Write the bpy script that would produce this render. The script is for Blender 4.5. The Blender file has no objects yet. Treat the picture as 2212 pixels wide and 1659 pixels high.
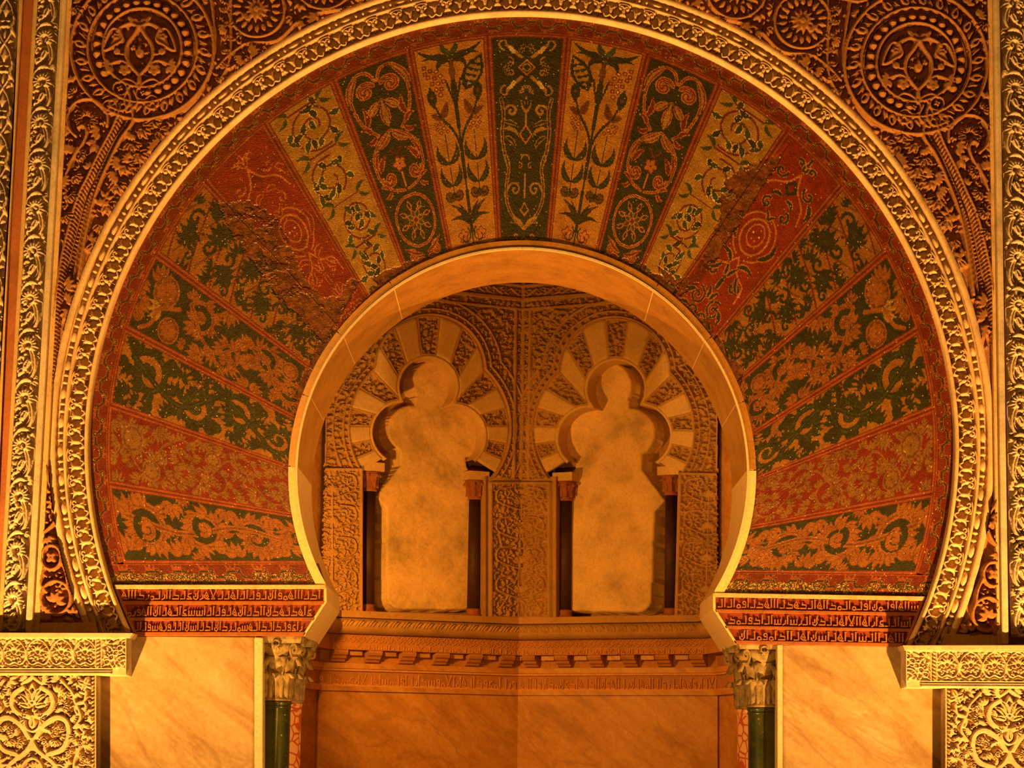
import bpy, bmesh, math, random
import numpy as np
from mathutils import Matrix, Vector

# ------------------------------------------------------------------ camera
S = bpy.context.scene
COL = S.collection
F = 5100.0                                   # focal length in pixels of the 2212 x 1659 frame
PITCH = math.atan(811 / F); YAW = -math.atan(22 / F); ROLL = 0.0134
EYE = np.array([0.0, -10.9, 1.6])
_f = np.array([math.sin(YAW) * math.cos(PITCH), math.cos(YAW) * math.cos(PITCH), math.sin(PITCH)])
_r0 = np.cross(_f, [0, 0, 1]); _r0 /= np.linalg.norm(_r0)
_u0 = np.cross(_r0, _f)
_r = math.cos(ROLL) * _r0 + math.sin(ROLL) * _u0
_u = -math.sin(ROLL) * _r0 + math.cos(ROLL) * _u0
cd = bpy.data.cameras.new('camera'); cam = bpy.data.objects.new('camera', cd); COL.objects.link(cam)
cd.sensor_fit = 'HORIZONTAL'; cd.sensor_width = 36; cd.lens = 36 * F / 2212; cd.clip_end = 100
cam.matrix_world = Matrix(((_r[0], _u[0], -_f[0], EYE[0]), (_r[1], _u[1], -_f[1], EYE[1]), (_r[2], _u[2], -_f[2], EYE[2]), (0, 0, 0, 1)))
S.camera = cam

# ------------------------------------------------------------------ light
S.view_settings.view_transform = 'Standard'
S.view_settings.look = 'None'
S.view_settings.gamma = 1
S.view_settings.use_curve_mapping = False
S.view_settings.exposure = 0.2
w = bpy.data.worlds.new('world'); S.world = w; w.use_nodes = True
w.node_tree.nodes['Background'].inputs[0].default_value = (1.0, 0.33, 0.03, 1)
w.node_tree.nodes['Background'].inputs[1].default_value = 0.07
WARM = (1.0, 0.465, 0.10)

def spot(name, loc, to, energy, angle, blend, radius, color=WARM):
    l = bpy.data.lights.new(name, 'SPOT'); l.energy = energy; l.color = color
    l.spot_size = math.radians(angle); l.spot_blend = blend; l.shadow_soft_size = radius
    o = bpy.data.objects.new(name, l); COL.objects.link(o); o.location = loc
    o.rotation_euler = (Vector(to) - Vector(loc)).to_track_quat('-Z', 'Y').to_euler()
    return o

spot('floor_uplight', (-2.45, -1.8, 0.12), (-0.9, 0, 5.7), 1450, 88, 1.0, 0.04)
spot('floor_uplight', (2.45, -1.8, 0.12), (0.9, 0, 5.7), 1450, 88, 1.0, 0.04)
spot('jamb_fill_light', (-1.5, -2.7, 0.12), (1.0, 0.35, 2.15), 520, 30, 0.7, 0.04)  # added pair without fixtures, crossing to brighten jambs and breccia shafts
spot('jamb_fill_light', (1.5, -2.7, 0.12), (-1.0, 0.35, 2.15), 520, 30, 0.7, 0.04)
spot('niche_fill_light', (-0.4, -4.6, 1.5), (0.05, 2.8, 3.0), 230, 34, 0.6, 0.05, (1.0, 0.40, 0.045))  # added frontal fill aimed into the niche, stands for no fixture
spot('niche_lamp', (-1.22, 1.05, 2.45), (0.2, 2.85, 2.6), 125, 120, 0.8, 0.05, (1.0, 0.40, 0.045))
spot('nave_lamp', (-1.5, -9.0, 4.2), (0, 0, 3.8), 420, 45, 1.0, 0.6, (1.0, 0.37, 0.045))

# ------------------------------------------------------------------ projection: photograph pixel -> point of a real plane
def plane(p0, n):
    n = np.array(n, float); return (np.array(p0, float), n / np.linalg.norm(n))
def FR(y): return plane((0, y, 0), (0, -1, 0))
def unp(px, py, pl):
    px = np.asarray(px, float); py = np.asarray(py, float)
    d = _f * F + (px - 1106)[..., None] * _r - (py - 829.5)[..., None] * _u
    t = ((pl[0] - EYE) @ pl[1]) / (d @ pl[1])
    return EYE + t[..., None] * d
def U(px, py, y=0.0): return unp(np.array(px), np.array(py), FR(y))
PXM = 0.00219                                # metres per pixel on the facade
CO = (1127.0, 968.0); CI = (1128.0, 1025.0)  # centres of the outer and inner horseshoe

# ------------------------------------------------------------------ materials
def _nodes(name):
    m = bpy.data.materials.new(name); m.use_nodes = True
    nt = m.node_tree; b = nt.nodes['Principled BSDF']
    return m, nt, b
def N(nt, t, **k):
    n = nt.nodes.new(t)
    for a, v in k.items(): setattr(n, a, v)
    return n
def ramp(nt, fac, stops):
    r = N(nt, 'ShaderNodeValToRGB'); e = r.color_ramp.elements
    while len(e) < len(stops): e.new(0.5)
    for i, (p, c) in enumerate(stops): e[i].position = p; e[i].color = (*c, 1)
    nt.links.new(fac, r.inputs[0]); return r.outputs[0]
def noise(nt, scale, detail=4, rough=0.55, vec=None, dist=0.0):
    n = N(nt, 'ShaderNodeTexNoise'); n.inputs['Scale'].default_value = scale; n.inputs['Detail'].default_value = detail
    n.inputs['Roughness'].default_value = rough; n.inputs['Distortion'].default_value = dist
    nt.links.new(vec if vec else coords(nt), n.inputs['Vector']); return n.outputs[0]
def coords(nt, scale=None, rot=None):
    g = N(nt, 'ShaderNodeNewGeometry')
    if scale is None: return g.outputs['Position']
    src = g.outputs['Position']
    if rot:
        m0 = N(nt, 'ShaderNodeMapping'); m0.inputs['Rotation'].default_value = rot; nt.links.new(src, m0.inputs['Vector']); src = m0.outputs[0]
    mp = N(nt, 'ShaderNodeMapping'); mp.inputs['Scale'].default_value = scale
    nt.links.new(src, mp.inputs['Vector']); return mp.outputs[0]
def mixc(nt, f, a, b, mode='MIX'):
    m = N(nt, 'ShaderNodeMix', data_type='RGBA', blend_type=mode)
    if isinstance(f, (int, float)): m.inputs[0].default_value = f
    else: nt.links.new(f, m.inputs[0])
    for i, v in ((6, a), (7, b)):
        if isinstance(v, tuple): m.inputs[i].default_value = (*v, 1)
        else: nt.links.new(v, m.inputs[i])
    return m.outputs[2]
def bump(nt, b, h, strength, dist=0.01):
    bp = N(nt, 'ShaderNodeBump'); bp.inputs['Strength'].default_value = strength; bp.inputs['Distance'].default_value = dist
    nt.links.new(h, bp.inputs['Height']); nt.links.new(bp.outputs[0], b.inputs['Normal'])
def stone(name, c, var=0.25, scale=9, rough=0.75, grain=0.25, spec=0.3):
    m, nt, b = _nodes(name)
    d = tuple(x * (1 - var) for x in c); e = tuple(min(1, x * (1 + var * 0.6)) for x in c)
    big = ramp(nt, noise(nt, scale, 6, 0.6), [(0.3, d), (0.5, c), (0.72, e)])
    fine = ramp(nt, noise(nt, 70, 5, 0.75), [(0.34, (0.70, 0.66, 0.60)), (0.52, (1, 1, 1)), (0.75, (1.0, 1.0, 1.0))])
    nt.links.new(mixc(nt, 0.75, big, fine, 'MULTIPLY'), b.inputs['Base Color']); b.inputs['Roughness'].default_value = rough
    b.inputs['Specular IOR Level'].default_value = spec
    bump(nt, b, noise(nt, 160, 5, 0.7), grain, 0.004)
    return m
def marble(name, lo, mid, hi, rough=0.4, tilt=0.9):
    m, nt, b = _nodes(name)
    v = coords(nt, (3.2, 1.0, 0.8), (0, tilt, 0))
    n1 = noise(nt, 2.6, 9, 0.68, v, 0.4); base = ramp(nt, n1, [(0.32, lo), (0.5, mid), (0.66, hi)])
    n2 = ramp(nt, noise(nt, 38, 6, 0.7), [(0.35, (0.84, 0.80, 0.74)), (0.6, (1, 1, 1))])
    wv = noise(nt, 1.6, 8, 0.55, coords(nt, (2.0, 1, 0.5), (0, tilt, 0)), 0.6)
    ve = ramp(nt, wv, [(0.485, (0, 0, 0)), (0.5, (0.45, 0.45, 0.45)), (0.53, (0, 0, 0))])
    c = mixc(nt, ve, mixc(nt, 1.0, base, n2, 'MULTIPLY'), tuple(x * 0.8 for x in lo))
    nt.links.new(c, b.inputs['Base Color'])
    b.inputs['Roughness'].default_value = rough; b.inputs['Specular IOR Level'].default_value = 0.35
    bump(nt, b, noise(nt, 60, 4), 0.08, 0.004)
    return m
M = {}
M['stucco'] = stone('pale_stucco', (0.66, 0.54, 0.36), 0.3, 7)
M['spandrel'] = stone('ochre_stucco', (0.345, 0.158, 0.048), 0.25, 5)  # redder than the frieze stucco: red paint remains plus its different light in colour
M['archivolt'] = stone('archivolt_stone', (0.70, 0.50, 0.27), 0.25, 10)
M['fillet'] = stone('fillet_stone', (0.66, 0.45, 0.20), 0.25, 8)
M['redband'] = stone('red_plaster', (0.42, 0.15, 0.05), 0.25, 6)
M['panel'] = stone('white_marble_carving', (0.56, 0.42, 0.24), 0.25, 8)
M['marble'] = marble('veined_marble', (0.27, 0.155, 0.05), (0.42, 0.29, 0.13), (0.48, 0.36, 0.19))
M['edge'] = stone('marble_edge', (0.62, 0.48, 0.26), 0.12, 8, 0.5)
M['nmarble'] = marble('niche_marble', (0.38, 0.165, 0.04), (0.56, 0.27, 0.07), (0.64, 0.34, 0.10), 0.5)
M['niche'] = stone('niche_stucco', (0.42, 0.235, 0.075), 0.22, 6)
M['plain'] = stone('niche_plain_stone', (0.60, 0.39, 0.15), 0.15, 5)
M['plaster'] = stone('old_plaster', (0.74, 0.50, 0.22), 0.36, 5.5, 0.85)
M['nband'] = stone('niche_red_stone', (0.46, 0.20, 0.06), 0.2, 6)
M['nletter'] = stone('niche_gilt_letter', (0.66, 0.31, 0.09), 0.1, 20)
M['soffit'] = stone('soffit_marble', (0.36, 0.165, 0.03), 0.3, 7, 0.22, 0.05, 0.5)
M['jamb'] = stone('pale_jamb_marble', (0.70, 0.50, 0.22), 0.08, 6, 0.4, 0.06)  # paler than the soffit stone, for the lowest blocks and the knees
M['inscr'] = stone('red_ground', (0.21, 0.034, 0.008), 0.2, 12, 0.5)
M['rail'] = stone('gilt_rail', (0.29, 0.09, 0.017), 0.25, 14, 0.5)
M['toprail'] = stone('lit_top_rail', (0.62, 0.40, 0.17), 0.3, 12, 0.5)  # light caught by the top rail, put into a paler colour
M['letter'] = stone('gilt_letter', (0.36, 0.13, 0.026), 0.25, 24, 0.45)
M['floor'] = stone('floor_stone', (0.45, 0.30, 0.17), 0.2, 3)
M['wall'] = stone('rough_wall', (0.40, 0.22, 0.09), 0.2, 4)
M['dark'] = stone('dark_marble', (0.06, 0.024, 0.010), 0.3, 8, 0.6)
M['ncap'] = stone('colonnette_stone', (0.30, 0.10, 0.03), 0.3, 20)
M['capital'] = stone('aged_capital', (0.27, 0.185, 0.065), 0.6, 26, 0.45)

def mosaic_mat():
    m, nt, b = _nodes('glass_mosaic')
    a = N(nt, 'ShaderNodeAttribute', attribute_name='tessera')
    dirt = ramp(nt, noise(nt, 14, 6, 0.7), [(0.3, (0.55, 0.5, 0.45)), (0.6, (1, 1, 1))])
    nt.links.new(mixc(nt, 1.0, a.outputs['Color'], dirt, 'MULTIPLY'), b.inputs['Base Color'])
    b.inputs['Roughness'].default_value = 0.38; b.inputs['Specular IOR Level'].default_value = 0.45
    return m
M['mosaic'] = mosaic_mat()
def green_mat():
    m, nt, b = _nodes('green_column_marble')
    base = ramp(nt, noise(nt, 7, 6, 0.6), [(0.3, (0.014, 0.016, 0.003)), (0.6, (0.042, 0.052, 0.008)), (0.8, (0.08, 0.065, 0.015))])
    v = N(nt, 'ShaderNodeTexVoronoi'); v.inputs['Scale'].default_value = 34; nt.links.new(coords(nt), v.inputs['Vector'])
    sp = ramp(nt, v.outputs['Distance'], [(0.0, (1, 1, 1)), (0.12, (1, 1, 1)), (0.16, (0, 0, 0))])
    k = ramp(nt, noise(nt, 9, 3), [(0.5, (0, 0, 0)), (0.6, (1, 1, 1))])
    nt.links.new(mixc(nt, mixc(nt, 1.0, sp, k, 'MULTIPLY'), base, (0.26, 0.26, 0.06)), b.inputs['Base Color'])
    b.inputs['Roughness'].default_value = 0.24; return m
M['green'] = green_mat()
def breccia_mat():
    m, nt, b = _nodes('red_breccia')
    v = N(nt, 'ShaderNodeTexVoronoi', feature='DISTANCE_TO_EDGE'); v.inputs['Scale'].default_value = 23
    nt.links.new(coords(nt, (1, 1, 0.75)), v.inputs['Vector'])
    e = ramp(nt, v.outputs['Distance'], [(0.0, (0.42, 0.08, 0.02)), (0.05, (0.45, 0.09, 0.025)), (0.09, (0.72, 0.36, 0.16))])
    nt.links.new(e, b.inputs['Base Color']); b.inputs['Roughness'].default_value = 0.25; return m
M['breccia'] = breccia_mat()

# ------------------------------------------------------------------ objects
def props(o, label=None, cat=None, group=None, kind=None):
    if label: o['label'] = label
    if cat: o['category'] = cat
    if group: o['group'] = group
    if kind: o['kind'] = kind
    return o
def empty(name, loc, label=None, cat=None, group=None, kind=None):
    o = bpy.data.objects.new(name, None); o.empty_display_size = 0.1; COL.objects.link(o); o.location = loc
    EMP[o.name] = np.array(loc, float)
    return props(o, label, cat, group, kind)
EMP = {}
def world_loc(p):
    return EMP.get(p.name, np.zeros(3)) if p else np.zeros(3)
def put(name, me, mat, parent=None, loc=None, **k):
    o = bpy.data.objects.new(name, me); COL.objects.link(o)
    if mat and not me.materials: me.materials.append(mat)
    if loc is None: loc = np.zeros(3)
    if parent is not None:
        o.parent = parent; loc = np.array(loc) - world_loc(parent)
        EMP[o.name] = world_loc(parent) + np.array(loc)
    else: EMP[o.name] = np.array(loc, float)
    o.location = loc
    return props(o, **k)
def mesh(name, V, Q, smooth=True, fcol=None):
    V = np.asarray(V, np.float32).reshape(-1, 3); Q = np.asarray(Q, np.int32).reshape(-1, 4)
    me = bpy.data.meshes.new(name); me.vertices.add(len(V)); me.vertices.foreach_set('co', V.ravel())
    me.loops.add(Q.size); me.loops.foreach_set('vertex_index', Q.ravel())
    me.polygons.add(len(Q)); me.polygons.foreach_set('loop_start', np.arange(len(Q), dtype=np.int32) * 4)
    me.polygons.foreach_set('use_smooth', np.full(len(Q), smooth))
    me.update(calc_edges=True)
    if fcol is not None:
        a = me.attributes.new('tessera', 'FLOAT_COLOR', 'FACE')
        a.data.foreach_set('color', np.concatenate([fcol, np.ones((len(fcol), 1))], 1).astype(np.float32).ravel())
    return me
def pymesh(name, V, Fs, smooth=False):
    me = bpy.data.meshes.new(name); me.from_pydata([tuple(v) for v in V], [], Fs); me.update()
    if smooth: me.polygons.foreach_set('use_smooth', [True] * len(me.polygons))
    return me
def grid_quads(ny, nx):
    i = np.arange(ny * nx).reshape(ny, nx)
    return np.stack([i[:-1, :-1], i[1:, :-1], i[1:, 1:], i[:-1, 1:]], -1)
def relief(name, P, nrm, H, mat, parent=None, mask=None, thick=None, smooth=True, fcol=None, **k):
    """a sheet of stone: P base points (ny,nx,3), raised by H along nrm, with a skirt going back by thick"""
    if thick is not None:
        P = np.pad(P, ((1, 1), (1, 1), (0, 0)), mode='edge'); H = np.pad(H, 1, mode='edge')
        H[0, :] = H[-1, :] = H[:, 0] = H[:, -1] = -thick
        if isinstance(nrm, np.ndarray) and nrm.ndim == 3: nrm = np.pad(nrm, ((1, 1), (1, 1), (0, 0)), mode='edge')
        if mask is not None: mask = np.pad(mask, 1, mode='edge')
        if fcol is not None: fcol = np.pad(fcol, ((1, 1), (1, 1), (0, 0)), mode='edge')
    V = P + H[..., None] * nrm; ny, nx = H.shape; Q = grid_quads(ny, nx)
    if mask is not None:
        keep = mask.ravel(); Q = Q.reshape(-1, 4)[keep]
        if fcol is not None: fcol = fcol.reshape(-1, 3)[keep]
        used = np.unique(Q); mp = np.zeros(ny * nx, np.int32); mp[used] = np.arange(len(used)); Q = mp[Q]; V = V.reshape(-1, 3)[used]
    if fcol is not None: fcol = fcol.reshape(-1, 3)
    base = world_loc(parent) if parent is not None else V.reshape(-1, 3).mean(0)
    me = mesh(name, V.reshape(-1, 3) - base, Q, smooth, fcol)
    return put(name, me, mat, parent, base, **k)
NF = np.array([0.0, -1.0, 0.0])
def prism(name, poly, y0, y1, mat, parent=None, bev=0.0, pl=None, **k):
    """photograph outline poly (pixels, clockwise on screen) extruded from y0 (front) to y1 (back) of the facade"""
    p = np.array(poly, float); A = unp(p[:, 0], p[:, 1], pl if pl else FR(y0)); n = pl[1] if pl else NF
    B = A - n * (y1 - y0); m = len(p)
    c = A.mean(0); base = world_loc(parent) if parent is not None else c
    V = np.concatenate([A, B]) - base
    Fs = [list(range(m))[::-1], [m + i for i in range(m)]] + [[i, (i + 1) % m, m + (i + 1) % m, m + i] for i in range(m)]
    me = pymesh(name, V, Fs)
    bm = bmesh.new(); bm.from_mesh(me); bmesh.ops.recalc_face_normals(bm, faces=bm.faces)
    if bev: bmesh.ops.bevel(bm, geom=list(bm.edges), offset=bev, segments=2, affect='EDGES', profile=0.6)
    bm.to_mesh(me); bm.free()
    return put(name, me, mat, parent, base, **k)
def lathe_mesh(name, prof, n=32):
    a = np.linspace(0, 2 * np.pi, n + 1)
    V = np.array([[[r * math.cos(t), r * math.sin(t), z] for t in a] for r, z in prof])
    return mesh(name, V.reshape(-1, 3), grid_quads(len(prof), n + 1)[:, :, ::-1])

# ------------------------------------------------------------------ drawing: strokes on a raster of heights or of tessera colours
def cat(pts, n=6):
    p = np.array(pts, float); q = np.vstack([2 * p[0] - p[1], p, 2 * p[-1] - p[-2]]); t = np.linspace(0, 1, n, endpoint=False)[:, None]; out = []
    for i in range(1, len(q) - 2):
        a, b, c, d = q[i - 1], q[i], q[i + 1], q[i + 2]
        out.append(0.5 * ((2 * b) + (c - a) * t + (2 * a - 5 * b + 4 * c - d) * t * t + (3 * b - a - 3 * c + d) * t ** 3))
    return np.vstack(out + [p[-1:]])
def spiral(c, r, a0, turns, n=None, r1=0.15):
    n = n or int(14 * abs(turns)) + 6; t = np.linspace(0, 1, n); a = a0 + 2 * np.pi * turns * t; rr = r * (1 - (1 - r1) * t)
    return np.stack([c[0] + rr * np.cos(a), c[1] + rr * np.sin(a)], 1)
def ring(c, r, n=40, a0=0.0, a1=2 * np.pi, ry=None):
    a = np.linspace(a0, a1, n); return np.stack([c[0] + r * np.cos(a), c[1] + (ry or r) * np.sin(a)], 1)
def leafpath(p, q, bend=0.0, n=7):
    p = np.array(p, float); q = np.array(q, float); d = q - p; nn = np.array([-d[1], d[0]]); t = np.linspace(0, 1, n)[:, None]
    return p + d * t + nn * bend * 4 * t * (1 - t)
def leafw(w, n=7, tip=0.15, k=0.7):
    t = np.linspace(0, 1, n); return w * np.maximum(np.sin(np.pi * t ** k), tip)
class Cv:
    def __init__(s, x0, y0, x1, y1, st, mode='h', cells=False):
        s.st = st; s.x0, s.y0 = x0, y0; nx = int(round((x1 - x0) / st)); ny = int(round((y1 - y0) / st))
        o = 0.5 if cells else 0.0; n = 0 if cells else 1
        s.xs = x0 + (np.arange(nx + n) + o) * st; s.ys = y0 + (np.arange(ny + n) + o) * st; s.off = o
        s.X, s.Y = np.meshgrid(s.xs, s.ys); s.mode = mode
        s.H = np.zeros(s.X.shape) if mode == 'h' else np.zeros(s.X.shape, np.int16)
        s.Ts = [None]; s.k = 1.0; s.edge = 2.8
    def win(s, lo, hi):
        j0 = max(0, int((lo[0] - s.x0) / s.st - s.off)); j1 = min(len(s.xs), int((hi[0] - s.x0) / s.st - s.off) + 2)
        i0 = max(0, int((lo[1] - s.y0) / s.st - s.off)); i1 = min(len(s.ys), int((hi[1] - s.y0) / s.st - s.off) + 2)
        return i0, i1, j0, j1
    def stroke(s, pts, w, v=1.0, prof='round'):
        pts = np.array(pts, float); w = np.broadcast_to(np.asarray(w, float), (len(pts),)) * s.k
        for T in s.Ts:
            P = pts if T is None else T(pts)
            for a, b, wa, wb in zip(P[:-1], P[1:], w[:-1], w[1:]):
                m = max(wa, wb) + s.st
                i0, i1, j0, j1 = s.win(np.minimum(a, b) - m, np.maximum(a, b) + m)
                if i0 >= i1 or j0 >= j1: continue
                X = s.X[i0:i1, j0:j1]; Y = s.Y[i0:i1, j0:j1]; d = b - a; L = d @ d + 1e-9
                t = np.clip(((X - a[0]) * d[0] + (Y - a[1]) * d[1]) / L, 0, 1)
                D = np.hypot(X - a[0] - t * d[0], Y - a[1] - t * d[1]) / np.maximum(wa + (wb - wa) * t, 0.3)
                R = s.H[i0:i1, j0:j1]
                if s.mode == 'c': R[D < 1] = v
                elif v < 0: np.minimum(R, np.where(D < 1, R * 0 + max(0, 1 + v), R), out=R)
                elif prof == 'round': np.maximum(R, v * np.sqrt(np.clip((1.0 - D) * np.maximum(wa + (wb - wa) * t, 0.3) / s.edge, 0, 1)), out=R)
                else: np.maximum(R, v * np.clip((1.15 - D) * 3.5, 0, 1), out=R)
    def leaf(s, p, q, w, v=1.0, bend=0.0, vein=False, k=0.7):
        P = leafpath(p, q, bend); s.stroke(P, leafw(w, k=k), v)
        if vein: s.stroke(P[1:-1], max(0.16 * w, 0.8), vein if s.mode == 'c' else -0.45)
    def disc(s, c, r, v=1.0, prof='round'): s.stroke([c, (c[0] + 0.01, c[1])], r, v, prof)
    def fan(s, c, r0, r1, a0, a1, n, w, v=1.0, bend=0.0, vein=False):
        for a in np.linspace(a0, a1, n):
            s.leaf((c[0] + r0 * math.cos(a), c[1] + r0 * math.sin(a)), (c[0] + r1 * math.cos(a), c[1] + r1 * math.sin(a)), w, v, bend, vein)
    def at(s, x, y):
        i = int((y - s.y0) / s.st - s.off); j = int((x - s.x0) / s.st - s.off)
        return s.H[i, j] if 0 <= i < s.H.shape[0] and 0 <= j < s.H.shape[1] else 9
    def fill(s, n, size, rng, inside=None, w=0.2, v=0.9, lobes=(3, 5), e=0.42, th=0.25):
        x1, y1 = s.xs[-1], s.ys[-1]
        for _ in range(n):
            x = rng.uniform(s.x0, x1); y = rng.uniform(s.y0, y1)
            if inside and not inside(x, y): continue
            z = size * rng.uniform(0.7, 1.2); d = z * e
            if max(s.at(x, y), s.at(x + d, y), s.at(x - d, y), s.at(x, y + d), s.at(x, y - d)) > th: continue
            a = rng.uniform(0, 6.28); m = rng.randint(*lobes)
            c = (x - 0.5 * z * math.cos(a), y - 0.5 * z * math.sin(a))
            s.fan(c, 0.15 * z, z, a - 0.75, a + 0.75, m, w * z, v, 0.12)
    def pack(s, n, sizes, rng, inside, w=0.22, v=0.9):
        """leaf clusters, then single drop leaves, until little ground is left"""
        for i, z in enumerate(sizes): s.fill(n, z, rng, inside, w, v, (3, 5) if i == 0 else ((2, 3) if i == 1 else (1, 1)), 0.36, 0.3)
def mirx(c): return lambda p: np.stack([2 * c - p[:, 0], p[:, 1]], 1)

# ------------------------------------------------------------------ the setting
def box(name, lo, hi, mat, parent=None, bev=0.0, **k):
    c = (np.array(lo) + np.array(hi)) / 2; h = (np.array(hi) - np.array(lo)) / 2
    base = world_loc(parent) if parent is not None else c
    V = np.array([[sx, sy, sz] for sx in (-1, 1) for sy in (-1, 1) for sz in (-1, 1)]) * h + c - base
    me = pymesh(name, V, [[0, 1, 3, 2], [4, 6, 7, 5], [0, 4, 5, 1], [2, 3, 7, 6], [0, 2, 6, 4], [1, 5, 7, 3]])
    bm = bmesh.new(); bm.from_mesh(me); bmesh.ops.recalc_face_normals(bm, faces=bm.faces)
    if bev: bmesh.ops.bevel(bm, geom=list(bm.edges), offset=bev, segments=2, affect='EDGES', profile=0.6)
    bm.to_mesh(me); bm.free()
    return put(name, me, mat, parent, base, **k)
YW = 0.06                                                     # face of the rough wall behind the revetment
SOF = 0.78                                                    # depth of the arch through the wall
box('floor', (-5, -12, -0.1), (5, 4.5, 0), M['floor'], kind='structure')
def polar(c, r, a): return c[0] + r * np.cos(a), c[1] + r * np.sin(a)
ang = np.radians(np.linspace(180 - 29.6, 360 + 31.7, 60))
hx, hy = polar(CI, 506.5, ang)
hole = [tuple(p) for p in zip(hx, hy)]
OPEN_L = [(687, 1262), (687, 1298), (634, 1378), (562, 1378), (560, 2400)]; OPEN_R = [(1558, 1278), (1558, 1315), (1612, 1392), (1683, 1392), (1684, 2400)]
outline = OPEN_L[::-1] + hole + OPEN_R
H3 = U([p[0] for p in outline], [p[1] for p in outline], YW); H3[0, 2] = H3[-1, 2] = 0.0
bm = bmesh.new()
vs = [bm.verts.new(p) for p in H3] + [bm.verts.new(p) for p in ((4.6, YW, 0), (4.6, YW, 6.6), (-4.6, YW, 6.6), (-4.6, YW, 0))]
es = [bm.edges.new((vs[i], vs[(i + 1) % len(vs)])) for i in range(len(vs))]
bmesh.ops.triangle_fill(bm, edges=es, use_beauty=True, normal=(0, -1, 0))
ex = bmesh.ops.extrude_face_region(bm, geom=list(bm.faces))
bmesh.ops.translate(bm, vec=(0, SOF - YW - 0.02, 0), verts=[g for g in ex['geom'] if isinstance(g, bmesh.types.BMVert)])
bmesh.ops.recalc_face_normals(bm, faces=bm.faces)
me = bpy.data.meshes.new('wall_front'); bm.to_mesh(me); bm.free()
put('wall_front', me, M['wall'], kind='structure')
# plan of the seven-sided niche, seen from its axis
QA, QB, QC = np.array([-1.42, 1.0]), np.array([-1.135, 2.55]), np.array([0.0, 3.1])
QD, QE = QB * [-1, 1], QA * [-1, 1]
PLAN = [QA, QB, QC, QD, QE]
def wallstrip(name, a, b, z0, z1, t, mat, **k):
    d = (b - a) / np.linalg.norm(b - a); n = np.array([d[1], -d[0]]) ; o = -n * t
    V = [(*a, z0), (*b, z0), (*b, z1), (*a, z1), (*(a + o), z0), (*(b + o), z0), (*(b + o), z1), (*(a + o), z1)]
    me = pymesh(name, V, [[0, 1, 2, 3], [5, 4, 7, 6], [4, 0, 3, 7], [1, 5, 6, 2], [3, 2, 6, 7], [4, 5, 1, 0]])
    return put(name, me, mat, **k)
wallstrip('wall_niche_left', QA * [1, 0] + [0, SOF - 0.03], QA, 0, 5.6, 0.2, M['wall'], kind='structure')
_db = (QC - QB) / np.linalg.norm(QC - QB); _nb = np.array([_db[1], -_db[0]]); _ds = (QB - QA) / np.linalg.norm(QB - QA); MX = np.array([-1, 1])
BK = 0.27                                                     # the masonry behind the arcade stands back by this much
B0, B1, S1 = QB - _nb * BK - _db * 0.25, QC + np.array([0, BK / -_nb[1]]), QB + _ds * 0.3
wallstrip('wall_niche_side_left', QA, S1, 0, 5.6, 0.2, M['nmarble'], kind='structure')
wallstrip('wall_niche_back_left', B0, B1, 0, 5.6, 0.2, M['niche'], kind='structure')
wallstrip('wall_niche_back_right', B1, B0 * MX, 0, 5.6, 0.2, M['niche'], kind='structure')
wallstrip('wall_niche_side_right', S1 * MX, QE, 0, 5.6, 0.2, M['nmarble'], kind='structure')
wallstrip('wall_niche_right', QE, QE * [1, 0] + [0, SOF - 0.03], 0, 5.6, 0.2, M['wall'], kind='structure')
box('ceiling', (-1.9, 0.4, 5.6), (1.9, 3.7, 5.75), M['niche'], kind='structure')

# ------------------------------------------------------------------ mosaic arch
rng = random.Random(5); nrs = np.random.RandomState(11)
_lat = nrs.rand(64, 64)
def vnoise(x, y, sc):
    x = np.asarray(x) / sc; y = np.asarray(y) / sc; xi = np.floor(x).astype(int); yi = np.floor(y).astype(int); fx = x - xi; fy = y - yi
    fx = fx * fx * (3 - 2 * fx); fy = fy * fy * (3 - 2 * fy); L = lambda a, b: _lat[b % 64, a % 64]
    return (L(xi, yi) * (1 - fx) + L(xi + 1, yi) * fx) * (1 - fy) + (L(xi, yi + 1) * (1 - fx) + L(xi + 1, yi + 1) * fx) * fy
def fbm(x, y, sc): return 0.5 * vnoise(x, y, sc) + 0.3 * vnoise(x + 17, y + 5, sc / 2.1) + 0.2 * vnoise(x + 3, y + 41, sc / 4.3)
PAL = ['gold', 'ggold', 'red', 'dred', 'dgreen', 'green', 'orange', 'ochre', 'brown', 'cream', 'umber', 'blue', 'ogold', 'dorange', 'dochre', 'wine', 'rust']
RGB = np.array([(0.44, 0.20, 0.030), (0.38, 0.205, 0.034), (0.23, 0.026, 0.008), (0.16, 0.024, 0.009), (0.036, 0.034, 0.008), (0.052, 0.068, 0.015),
                (0.46, 0.17, 0.032), (0.36, 0.20, 0.042), (0.15, 0.055, 0.015), (0.68, 0.50, 0.20), (0.07, 0.028, 0.009), (0.08, 0.085, 0.04), (0.29, 0.118, 0.020), (0.29, 0.098, 0.018), (0.24, 0.110, 0.022), (0.18, 0.020, 0.006), (0.30, 0.078, 0.016)])
RGB = RGB * 0.80
CI_ = {n: i for i, n in enumerate(PAL)}
G = lambda n: CI_[n]
VW, VH = 70, 430
def vcv(ground):
    c = Cv(-VW, 0, VW, VH, 2.0, 'c', True); c.H[:] = G(ground); return c
SYM = [None, mirx(0)]
def oleaf(c, p, q, w, bend=0.0, cols=('orange', 'dred', 'ochre'), k=0.7):
    c.leaf(p, q, w, G(cols[0]), bend, k=k)
    if w > 4: c.leaf(p, q, w - 2.6, G(cols[1]), bend, k=k)
    if w > 7: c.leaf(p, q, w - 5.2, G(cols[2]), bend, k=k)
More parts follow.
